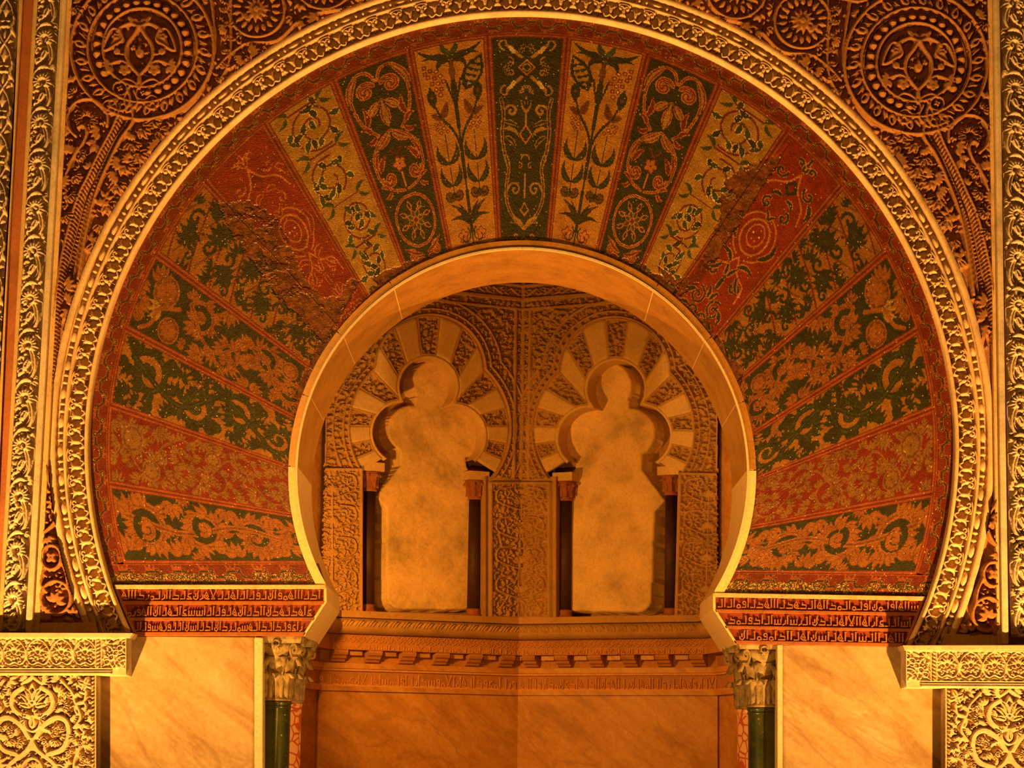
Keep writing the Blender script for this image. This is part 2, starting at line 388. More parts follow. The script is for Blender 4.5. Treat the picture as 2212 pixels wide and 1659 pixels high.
def ostroke(c, pts, w, a='orange', b='dred'):
    c.stroke(pts, w, G(a)); c.stroke(pts, max(w - 2.4, 0.9), G(b))
def ospiral(c, ctr, r, a0, turns, w, cols=('orange', 'dred', 'orange')):
    P = spiral(ctr, r, a0, turns); ww = np.linspace(w * 0.7, w * 1.25, len(P))
    c.stroke(P, ww, G(cols[0])); c.stroke(P, np.maximum(ww - 2.4, 0.9), G(cols[1])); c.stroke(P, np.maximum(ww - 5, 0.4), G(cols[2]))
def flower(c, ctr, r, n, w, col, core, a0=0.3, outline=None):
    if outline: c.fan(ctr, 2, r + 1.8, a0, a0 + 2 * np.pi * (n - 1) / n, n, w + 1.8, G(outline))
    c.fan(ctr, 2, r, a0, a0 + 2 * np.pi * (n - 1) / n, n, w, G(col)); c.disc(ctr, max(2, r * 0.22), G(core))
def rings_(c, pts, r=4.2):
    for p in pts: c.disc(p, r, G('dred')); c.disc(p, r - 1.7, G('gold')); c.disc(p, 1.3, G('cream'))
def dA():
    c = vcv('dgreen'); c.Ts = SYM; L = 'ochre'
    for y, f in ((405, 1), (320, -1)):
        c.stroke(cat([(10, y - 22 * f), (26, y - 8 * f), (36, y + 2 * f)]), 3.4, G(L)); c.stroke([(24, y - 12 * f), (30, y - 3 * f)], 4, G('cream'))
        c.stroke(spiral((40, y + 6 * f), 13, -1.5 * f, 0.75 * f), 1.8, G(L)); c.stroke(spiral((30, y - 30 * f), 8, 1.2, 0.7), 1.4, G('ochre'))
    for p in ((38, 362), (30, 370), (36, 352), (6, 404), (10, 396), (5, 322), (9, 314)): flower(c, p, 5.5, 6, 1.3, 'ochre', 'dgreen')
    c.stroke(ring((0, 362), 7, 9), 1.4, G(L)); c.stroke(ring((0, 362), 15, 5), 1.2, G('orange'))
    for q in ((0, 305), (11, 297)): c.leaf((0, 272), q, 4.5, G(L)); c.leaf((0, 278), q, 2, G('dgreen'))
    c.stroke([(0, 272), (0, 245)], 2, G(L)); c.stroke([(0, 245), (13, 228), (0, 210)], 1.6, G('orange'))
    P = cat([(50, 300), (46, 270), (50, 230), (46, 190), (38, 160), (44, 125), (44, 95), (30, 65), (0, 40)]); c.stroke(P, 4, G(L)); c.stroke(P, 1.5, G('umber'))
    c.stroke(spiral((30, 275), 13, 0.4, 1.1), 2.6, G(L)); oleaf(c, (48, 255), (12, 240), 5, -0.1, (L, 'dgreen', L)); oleaf(c, (46, 240), (14, 222), 4, -0.2, (L, 'dgreen', L)); oleaf(c, (44, 225), (20, 195), 5.5, -0.15, (L, 'dgreen', L))
    c.leaf((44, 190), (34, 150), 5, G(L)); c.leaf((43, 186), (36, 156), 2, G('dgreen'))
    c.stroke(spiral((24, 118), 15, 0.2, 1.2), 2.2, G(L)); c.stroke(ring((0, 178), 9, 12, 0, np.pi), 1.5, G(L)); c.stroke(spiral((12, 165), 7, 1.5, 0.8), 1.2, G(L))
    c.stroke([(0, 150), (0, 100)], 1.2, G('ochre')); c.leaf((2, 42), (34, 64), 4, G(L), 0.1); c.stroke([(0, 90), (10, 76), (0, 66)], 1.5, G(L))
    c.disc((0, 40), 5, G('orange')); c.stroke([(16, 50), (36, 52)], 1.4, G(L)); flower(c, (22, 24), 7, 5, 2, 'ochre', 'dgreen'); c.stroke(ring((0, 12), 10, 10, 0, np.pi), 1.4, G('ochre'))
    return c
def dB():
    c = vcv('gold'); c.Ts = SYM; D = 'dgreen'
    c.stroke(cat([(0, 20), (2, 100), (-2, 180), (1, 260), (3, 330), (0, 400)]), 2.3, G(D))
    flower(c, (24, 38), 13, 5, 4, 'orange', 'dred', 0.3, 'dred'); c.stroke(spiral((22, 36), 20, 2.2, 0.7), 1.8, G(D))
    c.leaf((2, 60), (44, 105), 6, G(D), 0.1, G('brown')); c.leaf((2, 62), (24, 104), 4.5, G(D), 0.05); c.leaf((2, 58), (50, 74), 5, G(D), 0.2)
    ospiral(c, (20, 122), 12, 0.2, -0.9, 5, (D, 'brown', 'brown')); ospiral(c, (42, 122), 12, 2.9, 0.9, 5, (D, 'brown', 'brown'))
    c.stroke([(31, 112), (31, 245)], 1.6, G(D))
    for y in (140, 185):
        for s in (-1, 1): c.leaf((31, y), (31 + s * 20, y + 40), 7, G(D), -s * 0.22, G('green'))
        c.stroke([(24, y + 40), (38, y + 40)], 2, G('gold'))
    rings_(c, [(24, 250), (31, 258), (38, 250), (44, 258), (20, 262), (28, 268), (38, 268), (46, 268)])
    c.stroke(cat([(0, 215), (10, 245), (30, 275)]), 2.6, G(D))
    c.leaf((30, 278), (54, 290), 7.5, G('brown'), 0, G('dred')); c.leaf((28, 278), (18, 308), 7.5, G('brown'), 0, G('dred'))
    c.stroke([(34, 280), (44, 312)], 2, G(D)); c.stroke([(44, 306), (45, 340)], [2, 2], G(D)); c.leaf((44, 302), (46, 342), 9.5, G(D), k=1.0); c.disc((45, 322), 3.4, G('brown'))
    c.stroke(cat([(0, 300), (8, 325), (14, 350)]), 2, G(D)); c.leaf((0, 350), (0, 392), 6, G('brown'))
    c.leaf((0, 396), (58, 420), 6, G(D), -0.12); c.leaf((2, 392), (52, 398), 6, G(D), 0.12); c.leaf((2, 388), (26, 372), 6, G(D), 0.35); c.leaf((0, 400), (14, 426), 6, G('green'), -0.1)
    c.Ts = [None]
    rings_(c, [(-50, 384), (-40, 376), (-29, 372), (-46, 364), (-34, 360), (-23, 362), (-40, 350), (-29, 348), (-18, 350), (-34, 337), (-24, 336), (-50, 372), (-27, 325)], 4.6)
    c.leaf((22, 328), (56, 392), 19, G(D), k=0.9); c.leaf((27, 336), (52, 384), 13, G('ochre'), k=0.9)
    for t in (0.2, 0.4, 0.6, 0.8): p = (25 + 28 * t, 332 + 55 * t); c.leaf(p, (p[0] - 13, p[1] + 9), 3, G(D), 0.2); c.leaf(p, (p[0] + 11, p[1] - 2), 3, G(D), -0.2)
    return c
def dC():
    c = vcv('dgreen'); c.Ts = SYM
    ostroke(c, cat([(2, 392), (14, 412), (36, 412), (54, 386), (55, 350), (46, 312), (26, 286)]), 3.2)
    oleaf(c, (30, 414), (55, 345), 8, 0.16); ospiral(c, (24, 376), 18, 2.7, -0.95, 6.5); c.disc((0, 392), 5, G('orange'))
    oleaf(c, (0, 352), (0, 298), 11, 0, k=1.4); oleaf(c, (3, 350), (30, 326), 9, 0.05, k=1.2)
    oleaf(c, (42, 308), (40, 350), 7, 0.15); oleaf(c, (36, 292), (56, 308), 6, 0.25); oleaf(c, (30, 286), (54, 282), 6, -0.3)
    ostroke(c, cat([(0, 288), (28, 272), (50, 246), (52, 206), (34, 176), (4, 164)]), 3); oleaf(c, (2, 286), (46, 258), 8, -0.12)
    ospiral(c, (30, 196), 16, 0.3, -0.95, 6); oleaf(c, (44, 214), (22, 246), 7, -0.1); oleaf(c, (50, 222), (34, 256), 5, -0.1)
    oleaf(c, (40, 178), (58, 184), 5, 0.3); oleaf(c, (36, 172), (56, 166), 5, -0.3)
    ostroke(c, ring((0, 100), 50, 26, -np.pi / 2, np.pi / 2, 52), 3)
    ospiral(c, (36, 34), 14, 1.4, 0.95, 5); oleaf(c, (4, 20), (40, 14), 6, 0.15); oleaf(c, (6, 32), (54, 60), 5, -0.1); oleaf(c, (0, 12), (26, 2), 5)
    c.Ts = [None]; flower(c, (0, 218), 14, 5, 5, 'orange', 'dred', 0.6, 'dred'); c.stroke([(0, 200), (0, 172)], 2.4, G('orange')); c.stroke([(-12, 250), (0, 236), (12, 250)], 1.8, G('dred'))
    for i in range(8):
        a = i * np.pi / 4 + 0.2; e = (math.cos(a), math.sin(a))
        c.leaf((6 * e[0], 100 + 6 * e[1]), (24 * e[0], 100 + 24 * e[1]), 6, G('orange')); c.leaf((8 * e[0], 100 + 8 * e[1]), (21 * e[0], 100 + 21 * e[1]), 3.6, G('green'))
        c.leaf((24 * e[0], 100 + 24 * e[1]), (43 * e[0], 100 + 43 * e[1]), 5.5, G('orange')); c.leaf((27 * e[0], 100 + 27 * e[1]), (40 * e[0], 100 + 40 * e[1]), 3.2, G('dgreen'))
    c.disc((0, 100), 5, G('dred')); return c
def dD():
    c = vcv('ggold'); r = random.Random(3)
    for i, (x, y, R) in enumerate([(6, 366, 50), (-8, 256, 46), (8, 158, 42), (-4, 62, 38)]):
        s = 1 if i % 2 else -1
        P = spiral((x, y), R, 1.2 * s, 1.9 * s, 50, 0.2); c.stroke(P, 2.0, G('dred'))
        for j in range(13):
            p = P[3 + int(j * 3.4)]; a = r.uniform(0, 6.28); L = r.uniform(18, 27); q = (p[0] + L * math.cos(a), p[1] + L * math.sin(a))
            c.leaf(p, q, 7.4, G('cream'), 0.12 * s, k=1.3); c.leaf(p, q, 5.8, G('green' if j % 3 else 'dgreen'), 0.12 * s, k=1.3)
    for y in (410, 312, 205, 112, 14):
        for s in (-1, 1): c.leaf((s * 30, y), (s * 56, y + 14), 4.6, G('green'), 0.2 * s); c.leaf((s * 34, y), (s * 58, y - 12), 4.2, G('green'), -0.2 * s); c.stroke([(0, y), (s * 30, y)], 1.4, G('dred'))
    return c
def dE(right):
    c = vcv('red'); c.Ts = SYM; fl = 'dgreen' if right else 'dred'; ol = ('orange', fl, fl) if right else ('orange', 'red', 'red')
    def sp(p, r, a, t): c.stroke(spiral(p, r, a, t), 3.6 if right else 1.7, G('orange')); c.stroke(spiral(p, r, a, t), 2.2 if right else 0.4, G(fl))
    oleaf(c, (0, 380), (0, 424), 6, 0, ol); oleaf(c, (2, 384), (22, 408), 5, 0.2, ol); sp((14, 398), 8, 0.4, 0.8)
    c.stroke(cat([(0, 380), (14, 350), (40, 330), (52, 300)]), 1.8, G('orange')); sp((36, 360), 14, 2.8, 0.95); oleaf(c, (44, 350), (56, 312), 7, 0.2, ol)
    c.stroke([(0, 330), (12, 345), (0, 360), (-12, 345)], 3, G(fl)); oleaf(c, (4, 320), (26, 306), 6, 0.3, ol); sp((22, 290), 13, 1.6, -0.95)
    c.stroke(ring((0, 220), 30, 26, -1.57, 1.57, 38), 2.2, G('orange')); c.stroke(ring((0, 220), 44, 26, -1.3, 1.57, 52), 1.6, G('orange')); oleaf(c, (30, 190), (44, 250), 7, -0.2, ol)
    c.stroke(ring((0, 224), 18, 20, -1.57, 1.57, 24), 1.4, G('orange')); c.disc((8, 226), 2, G('cream')); c.disc((4, 214), 2, G('orange')); oleaf(c, (2, 262), (16, 280), 5, 0.2, ol)
    c.stroke(cat([(0, 168), (18, 140), (46, 128), (52, 96)]), 1.8, G('orange')); oleaf(c, (10, 150), (48, 160), 7, 0.2, ol); sp((32, 112), 14, 0.5, 1.0); oleaf(c, (24, 138), (50, 110), 6, -0.2, ol)
    oleaf(c, (4, 120), (16, 150), 6, 0.1, ol); oleaf(c, (0, 86), (0, 124), 7, 0, ol); sp((26, 52), 20, 1.5, 1.3); oleaf(c, (34, 60), (50, 34), 7, 0.2, ol); oleaf(c, (4, 60), (14, 88), 6, 0.1, ol)
    sp((12, 22), 12, 0, 1.0); oleaf(c, (30, 26), (56, 14), 6, 0.1, ol); return c
def acan(c, p, ang, L, col, w, n=5, rng_=None, edge=None):
    for i in range(n):
        a = ang + (i - (n - 1) / 2) * 0.5; q = (p[0] + L * (1 - 0.1 * abs(i - (n - 1) / 2)) * math.cos(a), p[1] + L * math.sin(a))
        if edge: c.leaf(p, q, w + 1.4, G(edge), 0.12 * (i - (n - 1) / 2))
        c.leaf(p, q, w, G(col), 0.12 * (i - (n - 1) / 2))
def dF():
    c = vcv('ogold'); r = random.Random(8)
    for k in range(8): c.stroke([(-60, 20 + k * 55), (60, 60 + k * 55)], 2.2, G('dred')); c.stroke([(-60 + 10, 70 + k * 55), (50, 20 + k * 55)], 2.2, G('brown'))
    for (x, y, s) in [(-12, 385, 1), (22, 330, -1), (-26, 280, 1), (18, 235, -1), (-20, 180, 1), (24, 130, -1), (-16, 85, 1), (20, 36, -1)]:
        ang = r.uniform(0, 6.28); acan(c, (x, y), ang, 32, 'dgreen', 6.5, 5); acan(c, (x, y), ang + 2.6, 26, 'dgreen', 5.5, 4); c.disc((x, y), 8, G('dgreen')); c.disc((x + 2, y), 3, G('green'))
        c.stroke(spiral((x + 28 * s, y + 10), 17, r.uniform(0, 6), 1.0 * s), 3.2, G('dgreen')); c.stroke(spiral((x - 26 * s, y - 16), 13, r.uniform(0, 6), -1.0 * s), 2.6, G('dgreen'))
        c.disc((x + r.uniform(-40, 40), y + r.uniform(-25, 25)), 3.4, G('umber'))
    cpack(c, 'ogold', 'dgreen', None, 260, (26, 18), 1, 0.17); return c
def cpack(c, ground, col, edge, n, sizes, seed, w=0.2, m=5):
    """leaf clusters in a second colour wherever the ground still shows"""
    r = random.Random(seed); g = G(ground)
    for z in sizes:
        for _ in range(n):
            x, y = r.uniform(-58, 58), r.uniform(6, 420); e = z * 0.4
            if any(c.at(x + a, y + b) != g for a, b in ((0, 0), (e, 0), (-e, 0), (0, e), (0, -e))): continue
            a = r.uniform(0, 6.28); acan(c, (x - 0.5 * z * math.cos(a), y - 0.5 * z * math.sin(a)), a, z, col, w * z, m if z > 14 else 3, edge=edge)
def rosette(c, p, r, col, edge):
    c.disc(p, r + 3, G(edge)); flower(c, p, r, 9, r * 0.36, col, edge, 0.2); flower(c, p, r * 0.55, 7, r * 0.2, col, edge, 0.5); c.stroke(ring(p, r + 4, 24), 1.5, G(col))
def scroll(c, ctrs, col, edge, w, leafn, rr, seed, lw=6.0, LL=24):
    r = random.Random(seed); pts = []
    for i, (x, y, R) in enumerate(ctrs):
        s = 1 if i % 2 else -1; P = spiral((x, y), R, 1.5 + 0.4 * s, 1.55 * s, 46, 0.12); ww = np.linspace(w, w * 0.55, len(P))
        c.stroke(P, ww, G(col)); c.stroke(P, ww * 0.22, G(edge)); acan(c, (x, y), r.uniform(0, 6), R * 0.35, col, lw * 0.7, 4, edge=edge)
        for j in range(leafn):
            p = P[1 + int(j * 30 / leafn)]; a = math.atan2(p[1] - y, p[0] - x) + r.uniform(-0.5, 0.5) + 0.7 * s
            acan(c, p, a, LL * r.uniform(0.7, 1.1), col, lw * r.uniform(0.6, 1.0), 3, edge=edge)
        pts.append(P[0])
    c.stroke(cat(pts), w * 0.8, G(col)); c.stroke(cat(pts), w * 0.2, G(edge))
def dG():
    c = vcv('dgreen')
    scroll(c, [(14, 280, 36), (-18, 200, 34), (16, 115, 34), (-14, 40, 32)], 'dorange', 'brown', 4.6, 7, 1, 4, 5.2)
    rosette(c, (24, 372), 24, 'dorange', 'brown'); rosette(c, (-36, 338), 19, 'dorange', 'brown'); ospiral(c, (-38, 410), 10, 0, 1, 5, ('dorange', 'brown', 'dorange'))
    acan(c, (-10, 372), 2.2, 30, 'ochre', 5, 4, edge='brown'); c.stroke(cat([(-56, 400), (-40, 380), (-10, 372), (10, 330)]), 4, G('dorange'))
    for p in ((-8, 150), (26, 168)): acan(c, p, 1, 22, 'dorange', 6, 7, edge='brown')
    rosette(c, (30, 60), 15, 'dorange', 'brown'); cpack(c, 'dgreen', 'dorange', 'brown', 70, (26, 16), 2); return c
def dH():
    c = vcv('ogold')
    scroll(c, [(10, 352, 46), (-12, 236, 40), (12, 140, 42), (-10, 44, 38)], 'dgreen', 'green', 7.5, 7, 1, 14, 7.5, 30)
    for (x, y) in ((-40, 402), (46, 296), (-46, 296), (48, 190), (-48, 190), (48, 92), (-46, 92)): acan(c, (x, y), 1.57 + x * 0.02, 26, 'dgreen', 7, 5); c.disc((x, y), 7, G('dgreen'))
    cpack(c, 'ogold', 'dgreen', None, 300, (30, 20), 3, 0.2); return c
def dI():
    c = vcv('wine')
    scroll(c, [(22, 372, 28), (-26, 320, 30), (18, 258, 34), (-20, 186, 36), (22, 118, 32), (-18, 48, 34)], 'dochre', 'brown', 2.6, 8, 1, 24, 4.6, 19)
    rosette(c, (22, 372), 20, 'dochre', 'brown'); rosette(c, (-30, 330), 15, 'dochre', 'brown'); rosette(c, (26, 190), 13, 'dochre', 'brown'); cpack(c, 'wine', 'dochre', 'brown', 320, (20, 13), 4, 0.17); return c
def dJ():
    c = vcv('dgreen')
    scroll(c, [(-4, 356, 50), (6, 226, 46), (-6, 110, 46), (4, 20, 34)], 'dorange', 'brown', 8, 8, 1, 34, 8.0, 32)
    for (x, y) in ((46, 290), (-46, 290), (48, 168), (-48, 168), (46, 66), (-46, 66), (40, 412), (-40, 412)): acan(c, (x, y), 1.57 + x * 0.03, 30, 'dorange', 6.5, 5, edge='brown')
    for (x, y, R) in ((-4, 356, 26), (6, 226, 22)): c.stroke(spiral((x, y), R, 0.6, 1.1), 7, G('dgreen')); c.stroke(spiral((x, y), R * 0.7, 2.6, 1.1), 5, G('dorange'))
    cpack(c, 'dgreen', 'dorange', 'brown', 60, (30, 18), 5, 0.2); return c
def hit(p, q, C, R, near):
    p = np.asarray(p, float); d = np.asarray(q, float) - p; f = p - np.array(C)
    a = (d * d).sum(-1); b = 2 * (f * d).sum(-1); cc = (f * f).sum(-1) - R * R; s = np.sqrt(np.maximum(b * b - 4 * a * cc, 0))
    t = np.stack([(-b - s) / (2 * a), (-b + s) / (2 * a)], -1); k = np.abs(t - near).argmin(-1)
    t = np.take_along_axis(t, k[..., None], -1)[..., 0]; return p + t[..., None] * d
LINES = [((262, 1219), (690, 1217)), ((220, 1043), (560, 1101)), ((235, 874), (560, 987)), ((275, 712), (640, 905)), ((336, 548), (689, 808)),
         ((440, 388), (715, 690)), ((572, 268), (761, 588)), ((719, 171), (868, 560)), ((883, 105), (971, 542)), ((1053, 78), (1077, 520)),
         ((1225, 85), (1186, 520)), ((1399, 114), (1297, 520)), ((1556, 177), (1405, 531)), ((1724, 249), (1489, 587)), ((1844, 369), (1576, 694)),
         ((1919, 542), (1592, 826)), ((1990, 707), (1625, 937)), ((2018, 883), (1650, 1028)), ((2016, 1066), (1650, 1134)), ((1990, 1243), (1560, 1236))]
RI, RO, RE = 489.0, 896.0, 934.0
LN = [(hit(o, i, CO, RO, 0.0), hit(o, i, CI, RI, 1.0)) for o, i in LINES]
def inpoly(X, Y, poly):
    r = np.zeros(X.shape, bool); n = len(poly)
    for i in range(n):
        (x1, y1), (x2, y2) = poly[i], poly[(i + 1) % n]
        c = ((y1 > Y) != (y2 > Y)); r ^= c & (X < (x2 - x1) * (Y - y1) / (y2 - y1 + 1e-9) + x1)
    return r
DAM = [[(470, 440), (540, 432), (600, 470), (625, 520), (640, 560), (668, 612), (700, 645), (735, 640), (760, 600), (780, 610), (700, 740), (650, 690), (600, 640), (560, 580), (500, 500)],
       [(1735, 262), (1690, 330), (1640, 352), (1600, 365), (1572, 388), (1556, 420), (1558, 458), (1540, 500), (1522, 545), (1500, 590), (1470, 605), (1440, 590), (1415, 570), (1470, 640), (1520, 600), (1560, 540), (1640, 420)]]
def tess(idx, PX, PY, amount=0.13, gilt=True):
    """colour of each tessera, with lost and dirtied ones"""
    col = RGB[idx] * (1 + amount * nrs.randn(*idx.shape)[..., None]).clip(0.45, 1.7)
    ri = np.hypot(PX - CI[0], PY - CI[1]); n = fbm(PX, PY, 60); n2 = fbm(PX + 300, PY, 14)
    a = np.arctan2(PX - CI[0], CI[1] - PY)
    lost = (ri < RI + 8 + 62 * np.clip(n - 0.25, 0, 1) * np.where(np.abs(a) < 1.25, 1, 0.35) * np.where(np.abs(a) < 0.35, 0.5, 1))
    jx, jy = PX + 14 * (n2 - 0.5), PY + 14 * (fbm(PX, PY + 200, 14) - 0.5)
    for p in DAM: lost |= inpoly(jx, jy, p) & (fbm(PX + 90, PY + 50, 26) + 0.6 * (n2 - 0.5) > 0.36)
    for p in DAM: col = np.where((inpoly(jx, jy, p) & ~lost)[..., None], col * 0.45 + np.array([0.03, 0.008, 0.002]), col)
    lc = np.array([0.085, 0.026, 0.007]) * (0.8 + 3.0 * np.clip(fbm(PX, PY, 9) - 0.35, 0, 1))[..., None] + RGB[G('brown')] * np.clip(n2 - 0.3, 0, 1)[..., None]
    sp = nrs.rand(*idx.shape) < 0.03; lc = np.where(sp[..., None], RGB[G('ochre')], lc)
    col = np.where(lost[..., None], lc, col)
    br = nrs.rand(*idx.shape) < 0.005; col = np.where((br & ~lost)[..., None], RGB[G('cream')] * 0.9, col)
    return col, lost
def sheet(name, PX, PY, idx, parent, y=0.0, thick=0.03, **k):
    P = U(PX, PY, y); cx = (PX[:-1, :-1] + PX[1:, 1:]) / 2; cy = (PY[:-1, :-1] + PY[1:, 1:]) / 2
    col, lost = tess(idx, cx, cy); H = nrs.randn(*PX.shape) * 0.00028
    lv = np.zeros(PX.shape); lv[:-1, :-1] = lost; H -= lv * (0.001 + 0.004 * fbm(PX, PY, 10))
    return relief(name, P, NF, H, M['mosaic'], parent, thick=thick, smooth=False, fcol=col, **k)
arch = empty('mosaic_arch', tuple(U(1128, 1240)), 'horseshoe arch of painted-looking glass mosaic voussoirs around the niche opening', 'arch')
designs = [dJ(), dI(), dH(), dG(), dF(), dE(False), dD(), dC(), dB()]
VL = ['green and orange scrolling leaves', 'red ground with dull gold foliage', 'gold ground with dark green scrolls', 'dark green ground with orange rosettes',
      'gold ground with dark green trellis vines', 'red ground with fine scrolls', 'gold ground with green drop leaves', 'dark green ground with orange scrolls', 'gold ground with green flowering stem']
jobs = [(designs[k], False, VL[k]) for k in range(9)] + [(dA(), False, 'dark green ground with thin gold lines')] + [((dE(True) if k == 5 else designs[k]), True, VL[k]) for k in range(8, -1, -1)]
for k, (c, flip, lab) in enumerate(jobs):
    idx = c.H.copy(); X = np.abs(c.X); Y = c.Y
    e = np.minimum(VW - X, np.minimum(VH - Y, Y + 30))
    idx[e < 7.5] = G('dred'); idx[e < 6] = G('rust'); idx[e < 2.5] = G('dred')
    idx = idx[::-1, ::-1] if flip else idx[::-1]                       # row 0 = outer edge
    ny, nx = idx.shape; u = np.linspace(0, 1, nx + 1); v = np.linspace(1, 0, ny + 1)[:, None, None]
    (Ao, Ai), (Bo, Bi) = LN[k], LN[k + 1]
    Li = Ai + u[:, None] * (Bi - Ai); Lo = Ao + u[:, None] * (Bo - Ao)
    I = hit(Li, Lo, CI, RI, 0.0); O = hit(Li, Lo, CO, RO, 1.0)
    P = I + v * (O - I)
    o = sheet('voussoir', P[..., 0], P[..., 1], idx, arch); o['label'] = 'mosaic voussoir, ' + lab
# interlaced border outside the voussoirs and under them
def meander(L, W):
    n = max(1, round(L / 58)); per = L / n; c = Cv(0, 0, L, W, 2.0, 'c', True); c.H[:] = G('dred')
    c.H[(c.Y < 3) | (c.Y > W - 2)] = G('rust'); c.H[((c.Y > 3) & (c.Y < 5))] = G('umber')
    a, b = 0.36 * W, 0.66 * W; h = per / 2
    for i in range(-1, n + 1):
        x = i * per
        c.stroke([(x + 2, 6), (x + 3, a - 5), (x + h - 12, a - 5), (x + h - 8, 6)], 1.9, G('rust')); c.stroke([(x + 9, a - 9), (x + h - 18, a - 9)], 2.2, G('dorange'))
        c.stroke([(x + h + 2, W - 4), (x + h + 3, b + 5), (x + per - 12, b + 5), (x + per - 8, W - 4)], 1.9, G('rust')); c.stroke([(x + h + 9, b + 9), (x + per - 18, b + 9)], 2.0, G('dorange'))
        Z = [(x - 4, b), (x + 4, a + 1), (x + h - 6, a + 1), (x + h + 3, b), (x + per - 4, b)]; c.stroke(Z, 3.4, G('rust')); c.stroke(Z, 2.0, G('dgreen'))
        for p in ((x + h - 4, a - 1), (x + per - 4, b + 1)): c.disc(p, 7.2, G('rust')); c.disc(p, 5.6, G('dgreen')); c.disc(p, 3.4, G('ochre')); c.disc(p, 1.8, G('umber'))
    return c
a0 = math.pi - math.asin(251 / 915); a1 = 2 * math.pi + math.asin(275 / 915); rm = (RO + RE) / 2
c = meander((a1 - a0) * rm, RE - RO); idx = c.H[::-1]; ny, nx = idx.shape
A = np.linspace(a0, a1, nx + 1)[None, :]; R = np.linspace(RE - 2, RO, ny + 1)[:, None]
sheet('interlace_border', CO[0] + R * np.cos(A), CO[1] + R * np.sin(A), idx, arch)
for quad in ([(222, 1219), (688, 1217), (704, 1265), (240, 1266)], [(1567, 1237), (2030, 1243), (2012, 1288), (1543, 1281)]):
    q = np.array(quad, float); L = np.linalg.norm(q[1] - q[0]); c = meander(L, 46); idx = c.H[::-1]; ny, nx = idx.shape
    gl = (fbm(c.X, c.Y, 22)[::-1] > 0.42) & (np.linspace(0, 1, ny)[:, None] > 0.45); idx[gl] = nrs.choice([G('umber'), G('ochre'), G('green'), G('cream'), G('brown')], gl.sum(), p=[.35, .25, .15, .1, .15])
    u = np.linspace(0, 1, nx + 1)[None, :, None]; v = np.linspace(0, 1, ny + 1)[:, None, None]
    P = (q[0] + u * (q[1] - q[0])) * (1 - v) + (q[3] + u * (q[2] - q[3])) * v
    sheet('springing_border', P[..., 0], P[..., 1], idx, arch)

# ------------------------------------------------------------------ archivolt: mouldings, leaf frieze, beads and reels
arv = empty('archivolt', tuple(U(1128, 1368)), 'pale carved horseshoe archivolt with leaf frieze and bead-and-reel', 'moulding')
YA = -0.006
def aend(r): return math.pi - math.asin(min(1, 399 / r)), 2 * math.pi + math.asin(min(1, 428 / r))
def band(name, prof, mat, parent, n=360):
    """prof: (radius px, height m) from the outer side inwards"""
    R = np.array([p[0] for p in prof])[:, None]; H = np.array([p[1] for p in prof])[:, None]
    E = np.array([aend(p[0]) for p in prof]); t = np.linspace(0, 1, n)[None, :]; A = E[:, :1] * (1 - t) + E[:, 1:] * t
    P = U(CO[0] + R * np.cos(A), CO[1] + R * np.sin(A), YA); Hh = np.broadcast_to(H, A.shape) + (fbm(A * 300, R + 0 * A, 8) - 0.5) * 0.0025
    return relief(name, P, NF, Hh.copy(), mat, parent)
band('outer_rim', [(1019, -0.06), (1019, 0.032), (1017, 0.040), (1010, 0.042), (1005, 0.038), (1004, 0.012)], M['archivolt'], arv)
band('bead_channel', [(1005, 0.012), (1003, 0.002), (989, 0.002), (987, 0.012)], M['archivolt'], arv)
band('middle_rim', [(988, 0.004), (988, 0.034), (985, 0.042), (982, 0.040), (980, 0.010)], M['archivolt'], arv)
band('frieze_ground', [(981, 0.010), (979, -0.004), (943, -0.004), (941, 0.010)], M['archivolt'], arv)
band('inner_rim', [(942, 0.002), (942, 0.034), (940, 0.040), (936, 0.038), (933, 0.028), (932, -0.02)], M['archivolt'], arv)
def ribbon(name, strokes, h, flat=False):
    """strokes: (points px, half widths px) -> raised bands in metres, x right, z up"""
    V, Fq = [], []
    sec = [(-1, 0.0), (-0.8, 1.0), (0.8, 1.0), (1, 0.0)] if flat else [(-1, 0.0), (-0.62, 0.8), (0, 1.0), (0.62, 0.8), (1, 0.0)]
    for pts, ws in strokes:
        p = np.array(pts, float); ws = np.broadcast_to(np.asarray(ws, float), (len(p),)); d = np.gradient(p, axis=0); d /= np.linalg.norm(d, axis=1)[:, None] + 1e-9
        n = np.stack([-d[:, 1], d[:, 0]], 1); b = len(V); m = len(sec)
        for i in range(len(p)):
            for s, z in sec: q = p[i] + n[i] * ws[i] * s; V.append((q[0] * PXM, -h * z * (1 if flat else min(1, 0.45 + ws[i] / max(ws) * 0.55)), q[1] * PXM))
        for i in range(len(p) - 1):
            for j in range(m - 1): Fq.append([b + i * m + j, b + i * m + j + 1, b + (i + 1) * m + j + 1, b + (i + 1) * m + j])
        Fq.append([b + j for j in range(m)][::-1]); Fq.append([b + (len(p) - 1) * m + j for j in range(m)])
    me = pymesh(name, V, Fq, not flat)
    bm = bmesh.new(); bm.from_mesh(me); bmesh.ops.recalc_face_normals(bm, faces=bm.faces); bm.to_mesh(me); bm.free(); return me
def lf(p, q, w, bend=0.0, n=6): return (leafpath(p, q, bend, n), leafw(w, n, 0.12))
mA = ribbon('palmette_leaf', [lf((0, -14), (0, 16), 5.2), lf((1, -9), (12.5, 11), 5, 0.28), lf((-1, -9), (-12.5, 11), 5, -0.28), (cat([(0, -11), (9, -17), (14.5, -10)], 4), 2.4), (cat([(0, -11), (-9, -17), (-14.5, -10)], 4), 2.4)], 0.042)
